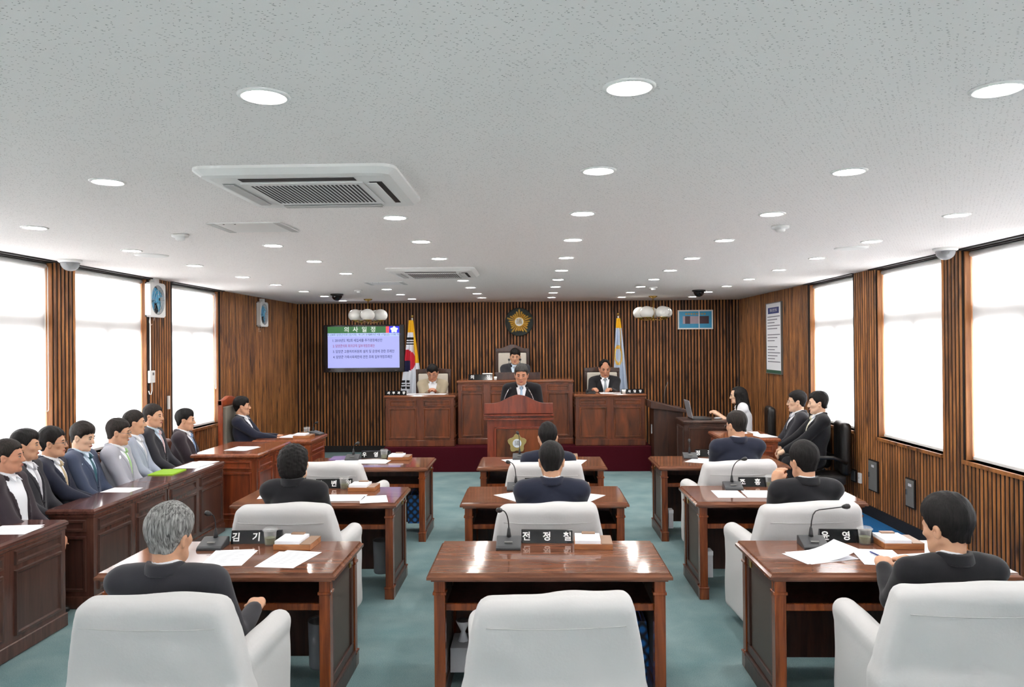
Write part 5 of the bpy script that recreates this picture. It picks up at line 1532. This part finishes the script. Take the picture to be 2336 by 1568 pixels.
# television
t = thing('television', 'black flat television showing a meeting agenda on the back wall', 'television', (-2.855, 12.78, 1.80))
W2, H2 = .685, .40; SE = .62
MB().box(-W2, W2, 0, .06, -H2, H2).build('casing', 'blackgloss', t, bevel=.008)
MB().box(-.2, .2, .06, .38, -.15, .15).build('wall_bracket', 'black', t)
M['scr'] = emit('screen_lilac', srgb(168, 172, 234), 1.0 * SE)
M['scr_green'] = emit('screen_green', srgb(56, 112, 62), .9 * SE)
M['scr_blue'] = emit('screen_blue', srgb(40, 44, 240), 1.0 * SE)
M['scr_red'] = emit('screen_red', srgb(238, 80, 90), 1.0 * SE)
M['scr_text'] = emit('screen_text', srgb(40, 44, 110), .8 * SE)
M['scr_textred'] = emit('screen_text_red', srgb(150, 60, 110), .9 * SE)
M['scr_white'] = emit('screen_white', srgb(226, 232, 226), 1.0 * SE)
M['scr_head'] = emit('screen_header', srgb(178, 196, 240), 1.0 * SE)
x0, x1, z0, z1 = -.612, .60, -.325, .37
sc = MB().box(x0, x1, -.004, 0, z0, z1).build('screen', 'scr', t)
MB().box(x0, x1, -.006, -.004, .26, z1).build('title_band', 'scr_green', sc)
MB().box(x0, x1, -.006, -.004, .205, .26).build('header_band', 'scr_head', sc)
MB().box(.375, .43, -.0075, -.006, .26, z1).build('red_block', 'scr_red', sc)
MB().box(.43, x1, -.0075, -.006, .26, z1).build('blue_block', 'scr_blue', sc)
pr = []
for k in range(50):
    a = 2 * math.pi * k / 50 + R(90); r_ = .05 + .009 * math.cos(5 * (a - R(90))); pr.append((.515 + r_ * 1.15 * math.cos(a), .315 + r_ * math.sin(a)))
MB().extr(pr, 'y', -.009, -.0075).build('flower_mark', 'scr_white', sc)
for i, ch in enumerate('의사일정'): text_mesh(ch, .1, 'scr_white', sc, (-.29 + i * .15, -.0068, .315), ext=.0005, bold=.001)
text_mesh('제 238회 담양군의회 (임시회)  제 2차 본회의', .042, 'scr_text', sc, (-.24, -.0068, .232), ext=.0004)
text_mesh('2010년 9월 17일(금) 11:00 개의', .042, 'scr_text', sc, (.36, -.0068, .232), ext=.0004)
for i, (tx, mt, cx_) in enumerate((('1. 2010년도 제2회 세입세출 추가경정예산안', 'scr_text', -.11), ('2. 담양군의회 회의규칙 일부개정조례안', 'scr_textred', -.17), ('3. 담양군 고충처리위원회 설치 및 운영에 관한 조례안', 'scr_text', -.005), ('4. 담양군 가축사육제한에 관한 조례 일부개정조례안', 'scr_text', -.02))):
    o_ = text_mesh(tx, .058, mt, sc, (0, -.0048, .135 - i * .093), ext=.0004, bold=.0006)
    wd = o_.dimensions.x; o_['kind'] = 'stuff'
    o_.scale = ((.84, .71, 1.04, 1.0)[i] / max(wd, .01), 1, 1); o_.location.x = cx_
MB().box(.52, .56, -.002, 0, -.375, -.368).build('maker_mark', 'steel', t)

# wall emblem
t = thing('wall_emblem', 'gold star emblem on a dark green disc above the chairman', 'emblem', (-.245, YW - .02, 2.235))
MB().lathe([(.0005, -.02), (.235, -.02), (.245, -.012), (.245, .02)], 48, axis='y').build('disc', 'navygreen', t)
for k in range(25):
    a = 2 * math.pi * k / 25 + R(90)
    ph_ = (k % 5); rl = {0: .225, 1: .19, 2: .165, 3: .165, 4: .19}[ph_]
    c, s = math.cos(a), math.sin(a)
    tx, tz = -s, c
    v = [(c * .05 - tx * .006, -.02, s * .05 - tz * .006), (c * .05 + tx * .006, -.02, s * .05 + tz * .006), (c * rl * .92 + tx * .0165, -.02, s * rl * .92 + tz * .0165), (c * rl, -.02, s * rl), (c * rl * .92 - tx * .0165, -.02, s * rl * .92 - tz * .0165), (c * .06, -.042, s * .06), (c * rl * .9, -.042, s * rl * .9)]
    MB().add(v, [(0, 1, 5), (1, 2, 6, 5), (2, 3, 6), (3, 4, 6), (4, 0, 5, 6), (4, 3, 2, 1, 0)]).build('ray', 'gold', t)
MB().lathe([(.0005, -.06), (.078, -.058), (.085, -.045), (.085, -.02)], 32, axis='y').build('hub', 'gold', t)
MB().lathe([(.0005, -.0615), (.07, -.0615), (.07, -.058)], 32, axis='y').build('hub_face', 'flagwhite', t)
text_mesh('議', .105, 'olive_gold', t, (0, -.0625, 0), bold=.001)

# picture and notice
t = thing('framed_picture', 'blue framed picture with three small panels high on the back wall', 'picture', (2.775, YW - .015, 2.245), 0)
a, b = .30, .165
fr = MB(); fr.box(-a, a, -.012, .01, b - .022, b); fr.box(-a, a, -.012, .01, -b, -b + .022); fr.box(-a, -a + .022, -.012, .01, -b + .022, b - .022); fr.box(a - .022, a, -.012, .01, -b + .022, b - .022)
fr.build('frame', 'white', t, bevel=.002)
pc = MB().box(-a + .022, a - .022, -.004, .008, -b + .022, b - .022).build('print', 'picblue', t)
for x0, x1, mt in ((-.215, -.175, 'piclight'), (-.175, -.09, 'picdark'), (-.09, .055, 'piclight'), (.07, .23, 'picdark')): MB().box(x0, x1, -.006, -.004, -.07, .06).build('picture_panel', mt, pc)
MB().box(.055, .07, -.0075, -.004, -.145, .145).build('white_strip', 'white', pc)
for k in range(8): MB().box(-.17 + k * .045, -.14 + k * .045, -.0055, -.004, .085, .11).build('caption_mark', 'olive_gold', pc)
t = thing('notice_board', 'tall white notice with blue heading and small print on the right wall', 'notice', (XR - .012, 11.25, 1.90), R(-90))
a, b = .34, .51
MB().box(-a, a, -.008, .012, -b, b).build('board', 'paper', t)
fr = MB(); fr.box(-a - .012, a + .012, -.014, .012, b, b + .012); fr.box(-a - .012, a + .012, -.014, .012, -b - .012, -b); fr.box(-a - .012, -a, -.014, .012, -b, b); fr.box(a, a + .012, -.014, .012, -b, b)
fr.build('frame', 'steel', t)
MB().box(-a + .09, a - .09, -.01, -.008, b - .15, b - .06).build('heading', 'noticeblue', t)
text_mesh('의회 운영 안내', .055, 'lettering', t, (0, -.0108, b - .105), ext=.0004)
MB().box(-a, a, -.01, -.008, -b, -b + .045).build('footer', 'noticegreen', t)
for k in range(16):
    if k in (5, 9): continue
    z = b - .2 - k * .044
    MB().box(-a + .06, a - .05 - .12 * ((k * 7) % 3), -.0095, -.008, z, z + .012).build('print_line', 'ink', t)

# fans on the left wall
def fan(label, y, z, x):
    t = thing('wall_fan', label, 'fan', (x, y, z), R(90), 'white wall fans')
    w, h = .165, .185
    bz = MB(); n = 40; v = []; f = []
    for k in range(n):
        an = 2 * math.pi * k / n; c, s = math.cos(an), math.sin(an)
        q = max(abs(c) / w, abs(s) / h); v += [(c / q, 0, s / q), (.145 * c, 0, .16 * s), (c / q, .06, s / q), (.145 * c, .05, .16 * s)]
    for k in range(n):
        i, j = 4 * k, 4 * ((k + 1) % n); f += [(i, j, j + 1, i + 1), (i, i + 2, j + 2, j), (i + 1, j + 1, j + 3, i + 3)]
    bz.add(v, f); bz.build('housing', 'white', t)
    MB().box(-w + .002, w - .002, .052, .06, -h + .002, h - .002).build('back_panel', 'fandark', t)
    for k in range(4):
        a0 = R(90 * k + 20)
        v = []; f = []
        for i in range(7):
            q = i / 6; an = a0 + R(70) * q
            for r_ in (.03, .085, .138): v.append((r_ * math.cos(an), .022 + .025 * q, r_ * math.sin(an)))
        for i in range(6):
            for j in range(2): f.append((i * 3 + j, i * 3 + j + 1, i * 3 + j + 4, i * 3 + j + 3))
        bl_ = MB().add(v, f).build('blade', 'fanblue', t, smooth=True)
        md = bl_.modifiers.new('thick', 'SOLIDIFY'); md.thickness = .003
    MB().lathe([(.0005, .0), (.03, .005), (.034, .03), (.034, .05)], 18, axis='y').build('hub', 'fanblue', t, smooth=True)
    for r_ in (.06, .1, .14):
        MB().tube([(r_ * math.cos(2 * math.pi * k / 24), -.004, r_ * 1.1 * math.sin(2 * math.pi * k / 24)) for k in range(24)], .0016, 5, True).build('guard_ring', 'chrome', t)
    for k in range(8):
        a0 = R(45 * k); MB().tube([(.03 * math.cos(a0), -.004, .03 * math.sin(a0)), (.145 * math.cos(a0), -.002, .16 * math.sin(a0))], .0014, 5).build('guard_spoke', 'chrome', t)
    MB().box(-.05, .05, .01, .06, h, h + .05).build('mount', 'white', t, bevel=.004)
    MB().tube([(-.06, .06, -h), (-.06, .07, -h - .06), (-.02, .07, -h - .09), (.03, .07, -h - .05), (.04, .06, -h)], .004, 6).build('pull_cord', 'white', t, smooth=True)
    return t
fan('white square wall fan with blue blades on the pillar between the windows', 8.14, 2.35, -4.05)
fan('white square wall fan with blue blades beyond the last window', 11.4, 2.33, -4.05)
t = thing('blind_remote', 'small white wall controller hanging on its cord from the pillar', 'controller', (XL + .012, 8.08, 1.525))
MB().box(-.012, .014, -.055, .055, -.065, .065).build('case', 'white', t, bevel=.004)
MB().box(.0142, .0152, -.005, .03, .015, .045).build('display', 'steel', t)
MB().tube([(.004, -.03, .06), (.004, -.03, .5), (.004, -.03, 1.03)], .006, 6).build('conduit', 'white', t)
MB().tube([(.004, .0, -.06), (.004, 0, -.15), (.004, -.02, -.19), (.004, -.05, -.185), (.004, -.07, -.15)], .005, 6).build('cord_loop', 'white', t, smooth=True)
t = thing('wall_thermometer', 'slim white strip thermometer on the left pillar', 'thermometer', (XL + .012, 8.46, 1.22)); MB().box(-.01, .01, -.018, .018, -.075, .075).build('case', 'white', t, bevel=.003); MB().box(.0102, .0112, -.004, .004, -.06, .06).build('scale', 'lettering', t)

# boxes on the right dado
def wallbox(label, y, z, w, h, mat, frame, handle):
    t = thing('wall_box', label, 'wall box', (XR - .004, y, z), R(-90))
    if frame: MB().box(-w / 2 - .012, w / 2 + .012, -.012, .004, -h / 2 - .012, h / 2 + .012).build('surround', 'backing', t)
    MB().box(-w / 2, w / 2, -.018, .004, -h / 2, h / 2).build('door', mat, t, bevel=.003)
    if handle:
        MB().box(-w / 2 + .02, -w / 2 + .035, -.03, -.018, -.02, .03).build('latch', 'chrome', t, bevel=.002)
        MB().box(-.02, .04, -.0195, -.018, h / 2 - .06, h / 2 - .035).build('sticker', 'tag', t)
    else: MB().lathe([(.006, -.02), (.006, -.018)], 8, axis='y').build('screw', 'steel', t)
wallbox('tall grey steel service box on the right dado with latch', 8.03, .44, .19, .30, 'steel', True, True)
wallbox('grey steel service box on the right dado nearer the camera', 7.25, .41, .15, .25, 'steel', True, True)
wallbox('small grey socket plate on the right dado', 8.52, .36, .10, .11, 'steel', True, False)
wallbox('slim white switch plate on the right dado', 8.36, .36, .06, .11, 'white', False, False)

# flags
def flag(label, x, y, z, kind):
    t = thing('flag', label, 'flag', (x, y, z), 0)
    H_ = 1.95
    MB().lathe([(.14, 0), (.14, .02), (.03, .05), (.014, .06)], 20).build('pole_base', 'brass', t, smooth=True)
    lean_ = .03
    MB().tube([(0, 0, .04), (-lean_ * 0, 0, H_)], .011, 10).build('pole', 'white', t, smooth=True)
    MB().ell((0, 0, H_ + .025), (.022, .022, .028)).build('finial', 'brass', t, smooth=True)
    nu, nv = 36, 64
    v = []; fc = []; mats = []
    top, bot = H_ - .04, H_ - 1.36
    for j in range(nv + 1):
        q = j / nv; z_ = top + (bot - top) * q
        if kind == 'kr': xl, xr = -.055 - .16 * q ** 1.1, .018 + .105 * min(1, q * 1.6)
        else: xl, xr = -.03 - .075 * q ** .8, .03 + .13 * q ** .9
        for i in range(nu + 1):
            u = i / nu
            v.append((xl + (xr - xl) * u, -.02 - .028 * math.sin(u * 15 + q * 2) * min(1, q * 3 + .2) - .03 * (1 - (2 * u - 1) ** 2), z_))
    for j in range(nv):
        q = (j + .5) / nv; z_ = top + (bot - top) * q
        for i in range(nu):
            u = (i + .5) / nu
            p = v[j * (nu + 1) + i]; x_ = p[0]
            m_ = 0
            if kind == 'kr':
                if q < .16 or (u > .80 - .1 * (q - .16) and q < .55): m_ = 1
                elif u > .82 and q > .965: m_ = 1
                else:
                    cx_, cz_, r_ = -.13, top - .68, .19
                    dx, dz = x_ - cx_, z_ - cz_
                    if dx * dx + dz * dz < r_ * r_: m_ = 2 if (dz > -.02 - .35 * (dx - .05) or (dx > .1)) and not (dx < .1 and dz < -.0) else 3
                    for zb in (top - .31, top - .355, top - .40):
                        if abs(z_ - zb) < .014 and x_ < .03: m_ = 4
                    for zb in (top - 1.03, top - 1.085, top - 1.14):
                        if abs(z_ - zb) < .018 and -.19 < x_ < -.045 and abs(x_ + .115) > .012: m_ = 4
            else:
                if q < .13: m_ = 1
                dx, dz = (x_ + .01) / .07, (z_ - (top - .62)) / .17
                rr2 = dx * dx + dz * dz
                if .45 < rr2 < 1.0: m_ = 5
            fc.append((j * (nu + 1) + i, j * (nu + 1) + i + 1, (j + 1) * (nu + 1) + i + 1, (j + 1) * (nu + 1) + i)); mats.append(m_)
    me = bpy.data.meshes.new('cloth'); me.from_pydata(v, [], fc)
    for nm_ in ('flagwhite' if kind == 'kr' else 'flagblue', 'yellow', 'flagred', 'flagnavy', 'flagblack', 'gold'): me.materials.append(M[nm_])
    me.polygons.foreach_set('material_index', mats); me.polygons.foreach_set('use_smooth', [True] * len(fc)); me.update()
    o = link('cloth', me, t)
    md = o.modifiers.new('thick', 'SOLIDIFY'); md.thickness = .003
    MB().tube([(.02, -.03, top - .02), (.035, -.05, top - .3), (.03, -.05, top - .55)], .005, 6).build('tassel_cord', 'yellow', t, smooth=True)
    return t
flag('white national flag with red and blue circle hanging beside the television', -2.045, 12.85, .36, 'kr')
flag('pale blue flag with gold emblem hanging right of the platform', 1.42, 12.85, .36, 'local')
